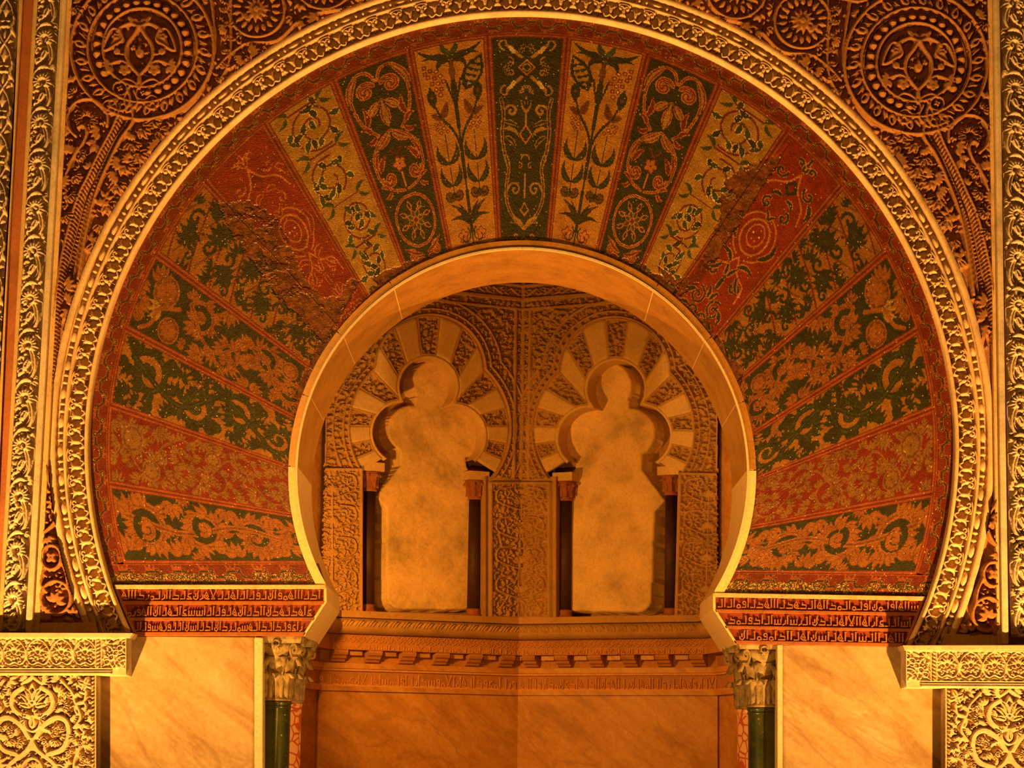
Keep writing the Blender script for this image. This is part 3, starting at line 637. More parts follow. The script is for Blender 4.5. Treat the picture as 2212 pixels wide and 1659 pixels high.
mB = ribbon('trefoil_leaf', [lf((0, 13), (0, -17), 5.2), lf((0, 0), (11.5, -10), 5, -0.2), lf((0, 0), (-11.5, -10), 5, 0.2), (spiral((6.5, 8), 6, 3.1, -0.85, 9), 3.0), (spiral((-6.5, 8), 6, 0, 0.85, 9), 3.0), (cat([(-13.5, 15), (0, 17.5), (13.5, 15)], 4), 2.2)], 0.042)
for m_ in (mA, mB): m_.materials.append(M['archivolt'])
def place(name, me, parent, r, a, y, ctr=CO, mat=None, scale=1.0):
    p, q = U(*polar(ctr, r - 5, a), y), U(*polar(ctr, r + 5, a), y); c = (p + q) / 2; d = q - p
    o = put(name, me, mat, parent, c); o.rotation_euler = (0, math.atan2(d[0], d[2]), 0); o.scale = (scale,) * 3
    return o
e0, e1 = aend(962); n = 142
for i in range(n): place('leaf', mA if i % 2 else mB, arv, 962, e0 + (e1 - e0) * (i + 0.5) / n, YA - 0.002)
def blob(name, lx, lz, ly, n=10, m=6):
    a = np.linspace(0, 2 * np.pi, n + 1); t = np.linspace(0, np.pi, m)
    V = np.array([[[lx * math.cos(v), -ly * math.sin(v) * math.cos(b), lz * math.sin(v) * math.sin(b)] for b in a] for v in t])
    return mesh(name, V.reshape(-1, 3), grid_quads(m, n + 1))
mbead = blob('bead', 15.5 * PXM, 6.8 * PXM, 0.026); mreel = blob('reel', 3.8 * PXM, 6.6 * PXM, 0.028)
for m_ in (mbead, mreel): m_.materials.append(M['archivolt'])
e0, e1 = aend(996); n = 64
for i in range(n):
    a = e0 + (e1 - e0) * (i + 0.5) / n; s = (e1 - e0) / n
    place('bead', mbead, arv, 996, a, YA - 0.016)
    for f in (0.37, 0.63): place('reel', mreel, arv, 996, a + s * (f - 0.0 if f > 0.5 else f), YA - 0.016)

# ------------------------------------------------------------------ stones of the arch soffit and the knee imposts
sof = empty('inner_arch', tuple(U(1128, 1378)), 'smooth marble horseshoe soffit of the niche opening, pale at the feet', 'arch')
def soffit_block(d0, d1, mat, r0=486.0, r1=505.0, y0=-0.010, y1=SOF, name='soffit_block', gap=0.12):
    a = np.radians(np.linspace(270 + d0 + gap, 270 + d1 - gap, max(6, int(abs(d1 - d0) / 2.5))))
    I = U(*polar(CI, r0, a), 0.0); O = U(*polar(CI, r1, a), 0.0); V = []
    for p, q in zip(I, O): V += [(p[0], y0, p[2]), (p[0], y0 + 0.006, p[2]), (p[0], y1, p[2]), (q[0], y1, q[2]), (q[0], y0, q[2])]
    m = len(a); Fs = [[i * 5 + j, i * 5 + (j + 1) % 5, (i + 1) * 5 + (j + 1) % 5, (i + 1) * 5 + j] for i in range(m - 1) for j in range(5)] + [[0, 1, 2, 3, 4], [(m - 1) * 5 + j for j in range(5)][::-1]]
    V = np.array(V) - world_loc(sof); me = pymesh(name, V, Fs)
    bm = bmesh.new(); bm.from_mesh(me); bmesh.ops.recalc_face_normals(bm, faces=bm.faces)
    for f in bm.faces: f.smooth = len(f.verts) == 4
    for e in bm.edges: e.smooth = e.calc_face_angle(0) < 0.5
    bm.to_mesh(me); bm.free()
    return put(name, me, mat, sof, world_loc(sof))
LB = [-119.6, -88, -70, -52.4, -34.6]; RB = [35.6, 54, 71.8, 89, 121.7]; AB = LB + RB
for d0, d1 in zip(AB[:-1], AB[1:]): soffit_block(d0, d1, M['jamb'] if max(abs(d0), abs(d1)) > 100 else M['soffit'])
for d0 in AB[1:-1]: soffit_block(d0 - 0.16, d0 + 0.16, M['edge'], 486.3, 500, -0.008, SOF - 0.01, 'mortar_joint', 0.0)
for d0, d1 in ((-119, -60), (-60, 0), (0, 60), (60, 121)): soffit_block(d0, d1, M['edge'], 485.2, 489.6, -0.016, 0.0, 'edge_fillet', 0.02)
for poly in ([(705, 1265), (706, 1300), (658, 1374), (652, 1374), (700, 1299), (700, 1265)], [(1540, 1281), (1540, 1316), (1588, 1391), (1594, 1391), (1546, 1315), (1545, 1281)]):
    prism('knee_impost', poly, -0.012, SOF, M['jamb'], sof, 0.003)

# ------------------------------------------------------------------ inscription bands
def glyphs():
    g = {}
    g['A'] = ([[(0.1, 0), (0.1, 1.0), (0.24, 0.86)]], 0.36)
    g['L'] = ([[(0, 0), (0.5, 0), (0.5, 0.86), (0.36, 0.72)]], 0.72)
    g['D'] = ([[(0, 0), (0.72, 0), (0.72, 0.34), (0.24, 0.4), (0.34, 0.6)]], 0.92)
    g['M'] = ([[tuple(p) for p in ring((0.26, 0.1), 0.19, 9)], [(0, 0), (0.1, 0)], [(0.42, 0), (0.55, 0)]], 0.6)
    g['W'] = ([[tuple(p) for p in ring((0.3, 0.46), 0.17, 9)], [(0.47, 0.46), (0.47, 0), (0.04, 0)]], 0.64)
    g['S'] = ([[(0, 0), (0.8, 0), (0.8, 0.55)], [(0.12, 0), (0.12, 0.5)], [(0.46, 0), (0.46, 0.5)]], 0.98)
    g['N'] = ([[(0.62, 0.95), (0.52, 0.6), (0.56, 0.15), (0.36, -0.08), (0.1, 0.02), (0.08, 0.3)], [(0.3, 0.2), (0.3, 0.6)]], 0.76)
    g['H'] = ([[(0, 0.22), (0.24, 0.72), (0.48, 0.22), (0.24, 0.0), (0, 0.22)], [(0.24, 0.2), (0.24, 0.4)], [(0.3, 0), (0.62, 0)]], 0.68)
    g['Y'] = ([[(0, 1.0), (0.36, 0.24), (0.72, 1.0)], [(0.36, 0.24), (0.14, 0), (0.58, 0), (0.36, 0.24)]], 0.9)
    g['R'] = ([[(0.38, 0.45), (0.34, 0.08), (0.0, -0.1)]], 0.5)
    g['E'] = ([[(0.54, 0.6), (0.2, 0.5), (0.16, 0.22), (0.5, 0.14)], [(0, 0), (0.62, 0)]], 0.72)
    return g
GL = glyphs()
def glyph_meshes(pre, wid, hgt):
    out = {}
    for k, (st, adv) in GL.items():
        out[k] = (ribbon(pre, [(np.array(s) * 22, wid * 22) for s in st], hgt, True), adv)
    return out
GM = glyph_meshes('letter', 0.085, 0.013)
def text_row(parent, text, x0, y0, x1, y1, cap, y, mat, pl=None, gm=GM, name='letter'):
    tot = sum(gm[t][1] for t in text); k = (x1 - x0) / tot; x = 0.0
    for t in text:
        me, adv = gm[t]
        if not me.materials: me.materials.append(mat)
        fx = x * k / (x1 - x0); px = x0 + x * k; py = y0 + (y1 - y0) * fx; x += adv
        p = unp(np.array(px), np.array(py), pl or FR(y)); q = unp(np.array(px + 10.0), np.array(py + 10 * (y1 - y0) / (x1 - x0)), pl or FR(y)); d = q - p
        o = put(name, me, None, parent, p); sx = np.linalg.norm(d) / 10 / PXM
        o.scale = (sx * k / 22, 1, sx * cap / 22); o.rotation_euler = (0, -math.atan2(d[2], math.hypot(d[0], d[1])) * 0.6, math.atan2(d[1], d[0]))
def arcx(y, r=929.0, s=-1): return CO[0] + s * math.sqrt(r * r - (y - CO[1]) ** 2)
insL = empty('inscription_band', tuple(U(470, 1372)), 'three-line red and gold inscription band left of the niche opening', 'inscription')
insR = empty('inscription_band', tuple(U(1760, 1392)), 'three-line red and gold inscription band right of the niche opening', 'inscription')
prism('ground', [(arcx(1264), 1264), (704, 1263), (705, 1300), (657, 1375), (arcx(1374), 1374)], 0.004, YW, M['inscr'], insL)
prism('ground', [(1541, 1281), (2003, 1288), (1958, 1397), (1589, 1391), (1541, 1316)], 0.004, YW, M['inscr'], insR)
def rx_l(y): return 703 if y < 1300 else 703 - (y - 1300) * 46 / 74
def rx_r(y): return 1543 if y < 1318 else 1543 + (y - 1318) * 46 / 74
for a, b, yy in ((1263, 1272, -0.016), (1298, 1306, -0.012), (1333.5, 1341, -0.012), (1365, 1374, -0.012)):
    prism('rail', [(arcx(a), a), (rx_l(a), a), (rx_l(b), b), (arcx(b), b)], yy, 0.01, M['toprail'] if yy < -0.015 else M['rail'], insL, 0.002)
for a, b, yy in ((1280.5, 1289.5, -0.016), (1315.5, 1323, -0.012), (1351, 1358, -0.012), (1383, 1391, -0.012)):
    e = 0.017; xa, xb = rx_r(a), rx_r(b); ra, rb = arcx(a + 7, 929, 1), arcx(b + 7, 929, 1)
    prism('rail', [(xa, a), (ra, a + e * (ra - xa)), (rb, b + e * (rb - xb)), (xb, b)], yy, 0.01, M['toprail'] if yy < -0.015 else M['rail'], insR, 0.002)
for poly, par in (([(698, 1266), (704, 1266), (705, 1300), (660, 1372), (653, 1372), (698, 1299)], insL), ([(1541, 1284), (1547, 1284), (1547, 1316), (1594, 1389), (1587, 1389), (1541, 1317)], insR),
                  ([(246, 1268), (252, 1268), (296, 1370), (289, 1370)], insL), ([(1992, 1292), (1998, 1292), (1960, 1392), (1953, 1392)], insR)):
    prism('end_rail', poly, -0.011, 0.01, M['rail'], par, 0.002)
for t, r in zip(('HAAADRMLRAADLENRHYLLHALALWLNAWMHAAALDA', 'MRWHAANALHLAESSALALWLHNALDAANDHLDHAE', 'LALWSHRWLLANSALDANADRLMSHLADLADLWEAR'),
                ((264, 1294, 695, 1294), (276, 1329.5, 676, 1329.5), (291, 1362, 655, 1362))): text_row(insL, t, *r, 20.5, 0.002, M['letter'])
for t, r in zip(('LALAMWALDHAAALDHDLAHAADMLAMLWANMLWAHAAS', 'DMLWDALASRASRLANDLLHAYAAHARAELLASA', 'NALMWMADAALHANSALHALASLAALHAAA'),
                ((1550, 1311, 1985, 1319.5), (1573, 1346.5, 1970, 1354), (1596, 1380.5, 1955, 1387.5))): text_row(insR, t, *r, 20.5, 0.002, M['letter'])

# ------------------------------------------------------------------ marble dado slabs and their edge frames
FLOORPX = 2378
prism('marble_slab', [(205, 1374), (549, 1376), (549, FLOORPX), (205, FLOORPX)], 0.0, YW, M['marble'], bev=0.004, label='veined pale marble slab below the left inscription band', cat='slab')
prism('marble_slab', [(1691, 1393), (2062, 1398), (2062, FLOORPX), (1691, FLOORPX)], 0.0, YW, M['marble'], bev=0.004, label='veined pale marble slab below the right inscription band', cat='slab')
prism('edge_frame', [(549, 1376), (568, 1377), (566, FLOORPX), (549, FLOORPX)], -0.016, YW + 0.1, M['edge'], bev=0.007, label='rounded pale marble edge strip left of the green column', cat='frame')
prism('edge_frame', [(1679, 1392), (1691, 1392), (1691, FLOORPX), (1680, FLOORPX)], -0.016, YW + 0.1, M['edge'], bev=0.006, label='rounded pale marble edge strip right of the green column', cat='frame')

# ------------------------------------------------------------------ columns with leaf capitals
def cap_leaf(name, h, wd, out, r0):
    nz, nw = 19, 9; V = []
    for i in range(nz):
        t = i / (nz - 1); z = h * (math.sin(t * 2.05) / math.sin(1.7) if t < 0.83 else (1.0 - (t - 0.83) * 1.3)); r = r0 + out * max(0, t) ** 2.4
        lobe = abs(math.sin(t * 9.4)); ww = wd * (0.72 + 0.3 * math.sin(t * 3.0)) * (1 - 0.8 * max(0, t - 0.72) / 0.28) * (0.62 + 0.42 * lobe)
        for j in range(nw):
            s = (j / (nw - 1) - 0.5) * 2; q = (0.005 if j == 4 else (0.0035 if j in (2, 6) else 0.0)) - (0.004 * (1 - lobe) if abs(s) > 0.3 else 0)
            V.append((r + 0.006 - 0.013 * abs(s) ** 1.6 + q, s * ww, z - 0.35 * ww * abs(s) * (0.4 + 0.6 * lobe) * 0.5))
    return mesh(name, V, grid_quads(nz, nw))
LEAF1 = cap_leaf('acanthus_leaf', 0.115, 0.030, 0.045, 0.068); LEAF2 = cap_leaf('acanthus_leaf', 0.19, 0.030, 0.05, 0.066)
vol = spiral((0, 0), 0.030, -1.9, -1.6, 26, 0.12)
def volute_mesh():
    P = np.vstack([np.array([[-0.062, -0.14], [-0.05, -0.09], [-0.035, -0.045]]), vol]); V = []
    for i, p in enumerate(P):
        w_ = 0.016 - 0.004 * i / len(P); t = P[min(i + 1, len(P) - 1)] - P[max(i - 1, 0)]; t /= np.linalg.norm(t) + 1e-9; n = np.array([-t[1], t[0]]) * 0.007
        for s, q in ((-1, -1), (1, -1), (1, 1), (-1, 1), (-1, -1)): V.append((p[0] + n[0] * q, s * w_, p[1] + n[1] * q))
    return mesh('volute', V, grid_quads(len(P), 5), False)
VOL = volute_mesh()
BELL = lathe_mesh('capital', [(0.0, 0.0), (0.073, 0.0), (0.075, 0.008), (0.068, 0.014), (0.066, 0.05), (0.068, 0.12), (0.078, 0.19), (0.098, 0.245), (0.104, 0.262), (0, 0.262)], 32)
SHAFT_H = U(597, 1514, 0.13)[2]
SH = lathe_mesh('shaft', [(0, 0), (0.0655, 0), (0.0650, 0.8), (0.0640, SHAFT_H - 0.05), (0.0655, SHAFT_H - 0.034), (0.0655, SHAFT_H - 0.03), (0, SHAFT_H - 0.03)], 40)
COLL = lathe_mesh('collar', [(0.0655, -0.034), (0.0675, -0.030), (0.0675, -0.024), (0.0645, -0.022), (0.066, -0.018), (0.070, -0.012), (0.070, -0.004), (0.066, 0), (0, 0)], 40)
def column(x, y, dz, mat, label, sc=1.0):
    t = empty('column', (x, y, 0), label, 'column', 'columns of the niche opening')
    s = put('shaft', SH.copy(), mat, t, (x, y, 0)); s.scale = (1, 1, (SHAFT_H + dz) / SHAFT_H); put('collar', COLL.copy(), mat, t, (x, y, SHAFT_H + dz))
    z = SHAFT_H + dz; cp = put('capital', BELL, M['capital'], t, (x, y, z))
    for m_, off, n_ in ((LEAF1, 0.0, 8), (LEAF2, math.pi / 8, 8)):
        for i in range(n_): o = put('acanthus_leaf', m_, M['capital'], cp, (x, y, z + 0.012)); o.rotation_euler = (0, 0, off + i * 2 * math.pi / n_)
    for i in range(4):
        a = math.pi / 4 + i * math.pi / 2; o = put('volute', VOL, M['capital'], cp, (x + 0.128 * math.cos(a), y + 0.128 * math.sin(a), z + 0.232)); o.rotation_euler = (0, 0, a)
    for i in range(4):
        a = i * math.pi / 2; o = put('fleuron', FLEU, M['capital'], cp, (x + 0.104 * math.cos(a), y + 0.104 * math.sin(a), z + 0.262)); o.rotation_euler = (0, 0, a + math.pi / 2)
    me = bpy.data.meshes.new('abacus'); bm = bmesh.new(); ring_ = []
    for zz, k in ((0, 0.95), (0.018, 1.0), (0.03, 1.0)):
        L = []
        for i in range(32):
            a = i * 2 * math.pi / 32; r = (0.112 + 0.052 * abs(math.sin(2 * a)) ** 3) * k; L.append(bm.verts.new((r * math.cos(a), r * math.sin(a), zz)))
        ring_.append(L)
    for A_, B_ in zip(ring_[:-1], ring_[1:]):
        for i in range(32): bm.faces.new((A_[i], A_[(i + 1) % 32], B_[(i + 1) % 32], B_[i]))
    bm.faces.new(ring_[0][::-1]); bm.faces.new(ring_[-1]); bm.to_mesh(me); bm.free()
    put('abacus', me, M['capital'], cp, (x, y, z + 0.262))
FLEU = ribbon('fleuron', [(ring((0, 0), 7, 11), 2.6), lf((0, 0), (0, -16), 4), lf((0, -6), (8, -14), 3), lf((0, -6), (-8, -14), 3)], 0.02)
xl_, xr_ = U(597, 1560, 0.13)[0], U(1646, 1575, 0.13)[0]
column(xl_, 0.13, 0, M['green'], 'dark green marble column with leaf capital, front left of the niche opening')
column(xr_, 0.13, 0, M['green'], 'dark green marble column with leaf capital, front right of the niche opening')
column(xl_ + 0.015, 0.52, 0, M['breccia'], 'red and white breccia column behind the left green column')
column(xr_ - 0.015, 0.52, 0, M['breccia'], 'red and white breccia column behind the right green column')

# ------------------------------------------------------------------ carved stone of the surround
def carve(name, cv, height, y, mat, T=None, flip=False, keep=None, thick=0.02, parent=None, mapf=None, **k):
    X, Y = (cv.X, cv.Y) if mapf is None else mapf(cv.X, cv.Y); H = cv.H * height
    H = H + (fbm(X * 3, Y * 3, 9) - 0.5) * 0.0016
    if T is not None:
        p = T(np.stack([X.ravel(), Y.ravel()], 1)); X, Y = p[:, 0].reshape(X.shape), p[:, 1].reshape(X.shape)
    if flip: X, Y, H = X[:, ::-1], Y[:, ::-1], H[:, ::-1]
    mask = None
    if keep is not None: mask = keep((X[:-1, :-1] + X[1:, 1:]) / 2, (Y[:-1, :-1] + Y[1:, 1:]) / 2)
    return relief(name, U(X, Y, y), NF, H.copy(), mat, parent, mask=mask, thick=None if keep is not None else thick, **k)
_n = np.array([math.cos(ROLL), math.sin(ROLL)]); _c0 = np.array([1126.0, 968.0])
def MIR(p): return p - 2 * ((p - _c0) @ _n)[:, None] * _n + np.array([11.0, 9.0])
def MIRr(p): return p - 2 * ((p - _c0) @ _n)[:, None] * _n
rs = random.Random(2)

# spandrel, drawn for the left corner
sp = Cv(88, -90, 830, 1346, 2.0)
C = (310.0, 108.0); sp.k = 1.0
for r_, w_, h_ in ((154, 5.2, 1.0), (118, 4.6, 1.0), (110.5, 2.0, 0.8), (85, 4.8, 1.0)): sp.stroke(ring(C, r_, 70), w_, h_)
for i in range(22):
    a = i * 2 * math.pi / 22; pt = lambda r, d: (C[0] + r * math.cos(a + d), C[1] + r * math.sin(a + d))
    sp.leaf(pt(124, 0.02), pt(150, 0.10), 10.5, 0.95, 0.06); sp.leaf(pt(122, 0.13), pt(149, 0.245), 5.0, 0.9, 0.12); sp.leaf(pt(122, 0.19), pt(141, 0.27), 4.2, 0.85, 0.1); sp.leaf(pt(146, 0.16), pt(149, 0.30), 2.6, 0.8)
    sp.leaf(pt(130, 0.045), pt(143, 0.08), 2.2, -1)
sp.k = 1.9
for s in (-1, 1):                                              # plant inside the medallion, axis x = 304
    sp.Ts = [None] if s == 1 else [mirx(304)]
    sp.stroke(cat([(300, 190), (305, 168), (320, 150), (332, 128), (330, 100), (316, 80), (306, 62)]), 3); sp.stroke(cat([(318, 152), (338, 138), (352, 138), (372, 146)]), 2.8)
    sp.stroke(cat([(308, 62), (324, 56), (344, 64), (352, 74)]), 2.8)
    for q in ((378, 112), (366, 98)): sp.leaf((346, 72), q, 6, 0.9, 0.15)
    sp.stroke(cat([(346, 70), (340, 90), (356, 102), (380, 114), (374, 86), (362, 68), (346, 70)]), 2.4); sp.fan((356, 84), 2, 9, 0, 5, 5, 2.6)
    sp.fan((366, 146), 3, 22, -0.9, 1.7, 6, 3.6); sp.fan((336, 156), 2, 14, 0.3, 5.4, 5, 4.2); sp.leaf((330, 118), (352, 118), 3, 0.9, 0.2); sp.disc((352, 116), 5)
    sp.leaf((304, 60), (312, 40), 5, 0.9, 0.2); sp.leaf((318, 54), (330, 38), 4); sp.leaf((304, 128), (304, 96), 4); sp.leaf((304, 128), (314, 108), 3)
    sp.stroke(cat([(304, 196), (316, 182), (334, 176), (348, 184)]), 2.6)
sp.k = 1.5
sp.Ts = [None]
for p in ((262, 196), (240, 236), (312, 206), (330, 226)): sp.stroke(ring(p, 15, 16), 2.4); sp.fan(p, 1, 9, 0.4, 5.1, 4, 3)
sp.stroke(cat([(240, 236), (268, 244), (284, 222), (278, 196)]), 3.2); sp.stroke(cat([(284, 190), (272, 216), (276, 240)]), 3); sp.stroke(cat([(292, 200), (300, 226), (282, 246)]), 3)
stem = cat([(272, 240), (254, 284), (226, 336), (202, 386), (178, 436), (158, 506), (144, 566), (133, 640), (125, 716), (120, 790), (117, 850)], 8)
fil = cat([(288, 238), (288, 268), (262, 306), (240, 350), (216, 404), (196, 470), (182, 540), (172, 604)], 8)
sp.stroke(stem - [9, 2], 3.0); sp.stroke(fil, 3.4); sp.stroke(fil - [11, 3], 2.0, 0.7)
L_ = np.cumsum(np.r_[0, np.linalg.norm(np.diff(stem, axis=0), axis=1)])
for d in np.arange(4, L_[-1], 8.5):
    p = np.array([np.interp(d, L_, stem[:, 0]), np.interp(d, L_, stem[:, 1])]); q = np.array([np.interp(d + 12, L_, stem[:, 0]), np.interp(d + 12, L_, stem[:, 1])])
    t = (q - p) / (np.linalg.norm(q - p) + 1e-9); nn = np.array([-t[1], t[0]]); sp.leaf(p + nn * 6, p + t * 9 - nn * 5, 3.2, 0.9)
    if d < 420: sp.disc(p - nn * 13 + t * 2, 2.6, 0.75)
sp.stroke(cat([(150, 360), (178, 320), (190, 292), (184, 276), (172, 280)]), 3.2); sp.fan((190, 264), 9, 31, 2.6, 7.4, 11, 4.0, vein=True); sp.stroke(ring((192, 262), 44, 24, 2.2, 6.6), 3)
sp.stroke(cat([(146, 380), (160, 345), (172, 322)]), 3)
for (x, y, r, a) in ((176, 344, 26, 0.4), (168, 388, 26, 0.6), (156, 430, 26, 0.7), (148, 474, 22, 0.8), (172, 216, 24, 3.6), (158, 240, 18, 2.6), (168, 24, 28, 1.2), (160, 60, 16, 2.0)): sp.fan((x - 6, y - 8), 4, r, a - 0.9, a + 0.9, 5, 4.0, 0.95, 0.1, True)
for (x, y, r, a) in ((306, 276, 34, 0.5), (286, 310, 30, 1.2), (300, 330, 34, 0.9), (270, 356, 30, 0.8), (254, 396, 34, 1.2), (236, 440, 32, 1.0), (222, 486, 30, 1.4), (208, 530, 26, 1.5), (330, 260, 30, -0.2), (344, 284, 26, 0.6)):
    sp.fan((x, y), 4, r, a - 1.0, a + 1.0, 5, 5.2, 0.8, 0.1, True); sp.disc((x + 7, y + 4), 2.4, -1)
for (x, y, R) in ((556, 24, 60), (700, -40, 64), (440, -70, 50)):
    sp.stroke(ring((x, y), R, 40), 3.2, 0.85); sp.fan((x, y), 6, R * 0.5, 0, 5.9, 12, 4.2, 0.9, 0.1); sp.fan((x, y), R * 0.55, R * 0.93, 0.1, 6.05, 18, 4.4, 0.85, 0.12); sp.disc((x, y), 6)
for k in range(9):
    y = -70 + k * 30; x = 478 + 16 * math.sin((y + 40) / 70.0); sp.fan((x, y + 14), 3, 22, -2.5, -0.6, 5, 3.8, 0.8, 0.1, True)
sp.stroke(cat([(452, -40), (462, 40), (464, 110), (446, 180), (400, 240), (340, 262)]), 3.2, 0.8); sp.stroke(cat([(505, -60), (500, 40), (498, 130), (470, 190)]), 3, 0.8)
sp.stroke(cat([(470, 150), (500, 120), (540, 96), (600, 90), (660, 40), (760, 20)]), 3, 0.8)
tail = lambda x, y: y > 960 and x < 200
sp.stroke(cat([(104, 1010), (112, 1050), (132, 1090), (120, 1130), (100, 1150)]), 3.6); sp.stroke(ring((114, 1205), 21, 24, 0, 6.28, 26), 3.4); sp.fan((114, 1205), 2, 14, 0.8, 5.5, 4, 4.4)
sp.stroke(ring((124, 1292), 32, 26, 0, 6.28, 36), 3.6); sp.stroke(cat([(98, 1228), (92, 1262), (104, 1280)]), 3.2); sp.stroke(cat([(136, 1215), (146, 1240), (150, 1268)]), 3.2)
sp.fan((122, 1300), 3, 26, -2.6, 0.2, 5, 5); sp.fan((132, 1272), 2, 14, 0, 5, 5, 3); sp.fan((162, 1330), 3, 24, -2.4, 0, 4, 4.4); sp.fan((104, 1160), 2, 22, 0.3, 2.0, 4, 4); sp.fan((122, 1088), 3, 24, 1.2, 4.0, 5, 4); sp.fan((98, 1325), 3, 20, -1.8, 0.2, 4, 4)
xm = lambda y: 154 - 0.0515 * y
sp.k = 1.0; sp.pack(9000, (27, 17, 12), rs, lambda x, y: x > xm(y) + 4 and math.hypot(x - CO[0], y - CO[1]) > 1019 and math.hypot(x - C[0], y - C[1]) > 157, 0.25, 0.88)
sp.pack(2500, (13, 9), rs, lambda x, y: math.hypot(x - C[0], y - C[1]) < 82, 0.24, 0.8)
keepL = lambda X, Y: (np.hypot(X - CO[0], Y - CO[1]) > 1019) & (X > 155.5 - 0.0515 * Y) & (Y < 1346)
keepR = lambda X, Y: (np.hypot(X - CO[0], Y - CO[1]) > 1019) & (X < 2133.5 + 0.0145 * Y) & (Y < 1372)
for side, T, fl, kp, lab in (('l', None, False, keepL, 'left'), ('r', MIR, True, keepR, 'right')):
    c0 = (160, 1345) if T is None else (2090, 1370)
    t = empty('carved_spandrel', tuple(U(*c0, -0.03)), f'reddish carved stucco spandrel with round medallion, {lab} of the arch', 'carving')
    carve('relief_ground', sp, 0.05, -0.028, M['spandrel'], T, fl, kp, parent=t)
    for i in range(28):
        a = i * 2 * math.pi / 28 + 0.1
        if abs(((a - 2.0 + math.pi) % (2 * math.pi)) - math.pi) < 0.35: continue
        p = np.array([[C[0] + 98 * math.cos(a), C[1] + 98 * math.sin(a)]]); p = p if T is None else T(p); o = put('pearl', PEARL if 'PEARL' in globals() else globals().setdefault('PEARL', blob('pearl', 10.8 * PXM, 10.8 * PXM, 0.058, 14, 9)), M['spandrel'], t, U(p[0, 0], p[0, 1], -0.03))
# leaf friezes beside the mullions
fz = Cv(0, -100, 48, 1364, 1.6); fz.k = 1.2; fz.edge = 2.2
heads = [-90, 0, 90, 183, 270, 360, 455, 547, 650, 750, 862, 965, 1075, 1190, 1296, 1400]
for y, yn in zip(heads[:-1], heads[1:]):
    k = (yn - y) / 100.0; f = lambda p: [(q[0], y + q[1] * k) for q in p]
    fz.fan((25, y), 9, 22.5, math.radians(130), math.radians(390), 12, 3.6, 1.0, 0.08); fz.stroke(ring((25, y), 9.5, 16, math.radians(150), math.radians(420)), 3.0)
    fz.stroke(cat(f([(33, 4), (41, 22), (42, 44), (34, 62), (12, 72), (6, 86), (14, 98)])), 3.2, 0.9); fz.stroke(cat(f([(28, 6), (34, 26), (36, 46), (26, 62)])), 2.2, 0.8)
    fz.leaf(*f([(30, 26), (22, 56)]), 6.2, 1.0, 0.1, True); fz.leaf(*f([(24, 40), (6, 46)]), 5, 0.95, -0.2); fz.leaf(*f([(22, 50), (8, 62)]), 5, 0.95, 0.2); fz.disc(f([(14, 48)])[0], 2.2, -1); fz.disc(f([(15, 58)])[0], 2.0, -1)
    fz.leaf(*f([(40, 70), (8, 76)]), 4.6, 1.0, 0.25); fz.leaf(*f([(20, 22), (5, 30)]), 4.4, 0.9, 0.2); fz.disc(f([(12, 25)])[0], 2, -1); fz.leaf(*f([(34, 76), (44, 92)]), 4, 0.9)
fz.pack(4500, (13, 9), rs, None, 0.26, 0.8)
mapL = lambda s, y: (81 - 0.0565 * y + s * (48 + 0.0009 * y) / 48, y)
mapR = lambda s, y: (2161 + 0.017 * y + (48 - s) * 1.04, y + 12)
carve('leaf_frieze', fz, 0.058, -0.03, M['stucco'], mapf=mapL, label='narrow vertical frieze of curled leaves beside the left mullion', cat='frieze')
X_, Y_ = mapR(fz.X, fz.Y); relief('leaf_frieze', U(X_, Y_, -0.03)[:, ::-1], NF, (fz.H * 0.058)[:, ::-1].copy(), M['stucco'], thick=0.02, label='narrow vertical frieze of curled leaves beside the right mullion', cat='frieze')
lz = Cv(-80, -100, 0, 1364, 1.8); lz.k = 1.25; lz.Ts = [None, mirx(-20)]
for k in range(16):
    y = -95 + k * 97
    lz.stroke(cat([(-20, y), (-8, y + 20), (-3, y + 48), (-8, y + 76), (-20, y + 97)]), 2.6); lz.leaf((-20, y + 40), (-20, y + 8), 4.5); lz.leaf((-20, y + 42), (-8, y + 22), 4, 0.9, -0.2); lz.leaf((-20, y + 46), (-5, y + 46), 4, 0.9, 0.2)
    lz.stroke(cat([(-20, y + 60), (-10, y + 62), (-7, y + 76)]), 2.4); lz.leaf((-20, y + 90), (-20, y + 62), 4); lz.fan((-20, y + 56), 2, 12, 0.2, 1.5, 3, 2.6); lz.leaf((-3, y + 48), (-1, y + 30), 3)
    lz.leaf((-3, y + 88), (-12, y + 104), 3.4, 0.9, 0.2)
    for q in (0, 1): lz.leaf((-44 - 16 * q, y + 80), (-38 - 20 * q, y + 40), 5, 0.9, 0.2); lz.leaf((-46 - 14 * q, y + 30), (-50 - 10 * q, y - 6), 5, 0.9, -0.2)
lz.Ts = [None]; lz.pack(3000, (13, 9), rs, None, 0.26, 0.8)
carve('leaf_frieze', lz, 0.05, -0.03, M['stucco'], mapf=lambda s, y: (38 - 0.0425 * y + s, y), label='outermost frieze of small palmettes at the left border of the wall', cat='frieze')
def vprism(name, xa0, sa, xb0, sb, y0, y1, dep, mat, bev=0.006, **k):
    return prism(name, [(xa0 + sa * y0, y0), (xb0 + sb * y0, y0), (xb0 + sb * y1, y1), (xa0 + sa * y1, y1)], dep, YW, mat, bev=bev, **k)
vprism('fillet', 38.5, -0.0425, 48, -0.0545, -100, 1364, -0.085, M['fillet'], label='thin pale fillet left of the red plaster strip', cat='moulding')
vprism('plaster_strip', 47.5, -0.0545, 72.5, -0.0565, -100, 1364, -0.045, M['redband'], bev=0.0, label='plain red plaster strip between two fillets at the left', cat='plaster')
vprism('fillet', 72, -0.0565, 81, -0.0565, -100, 1364, -0.085, M['fillet'], label='thin pale fillet right of the red plaster strip', cat='moulding')
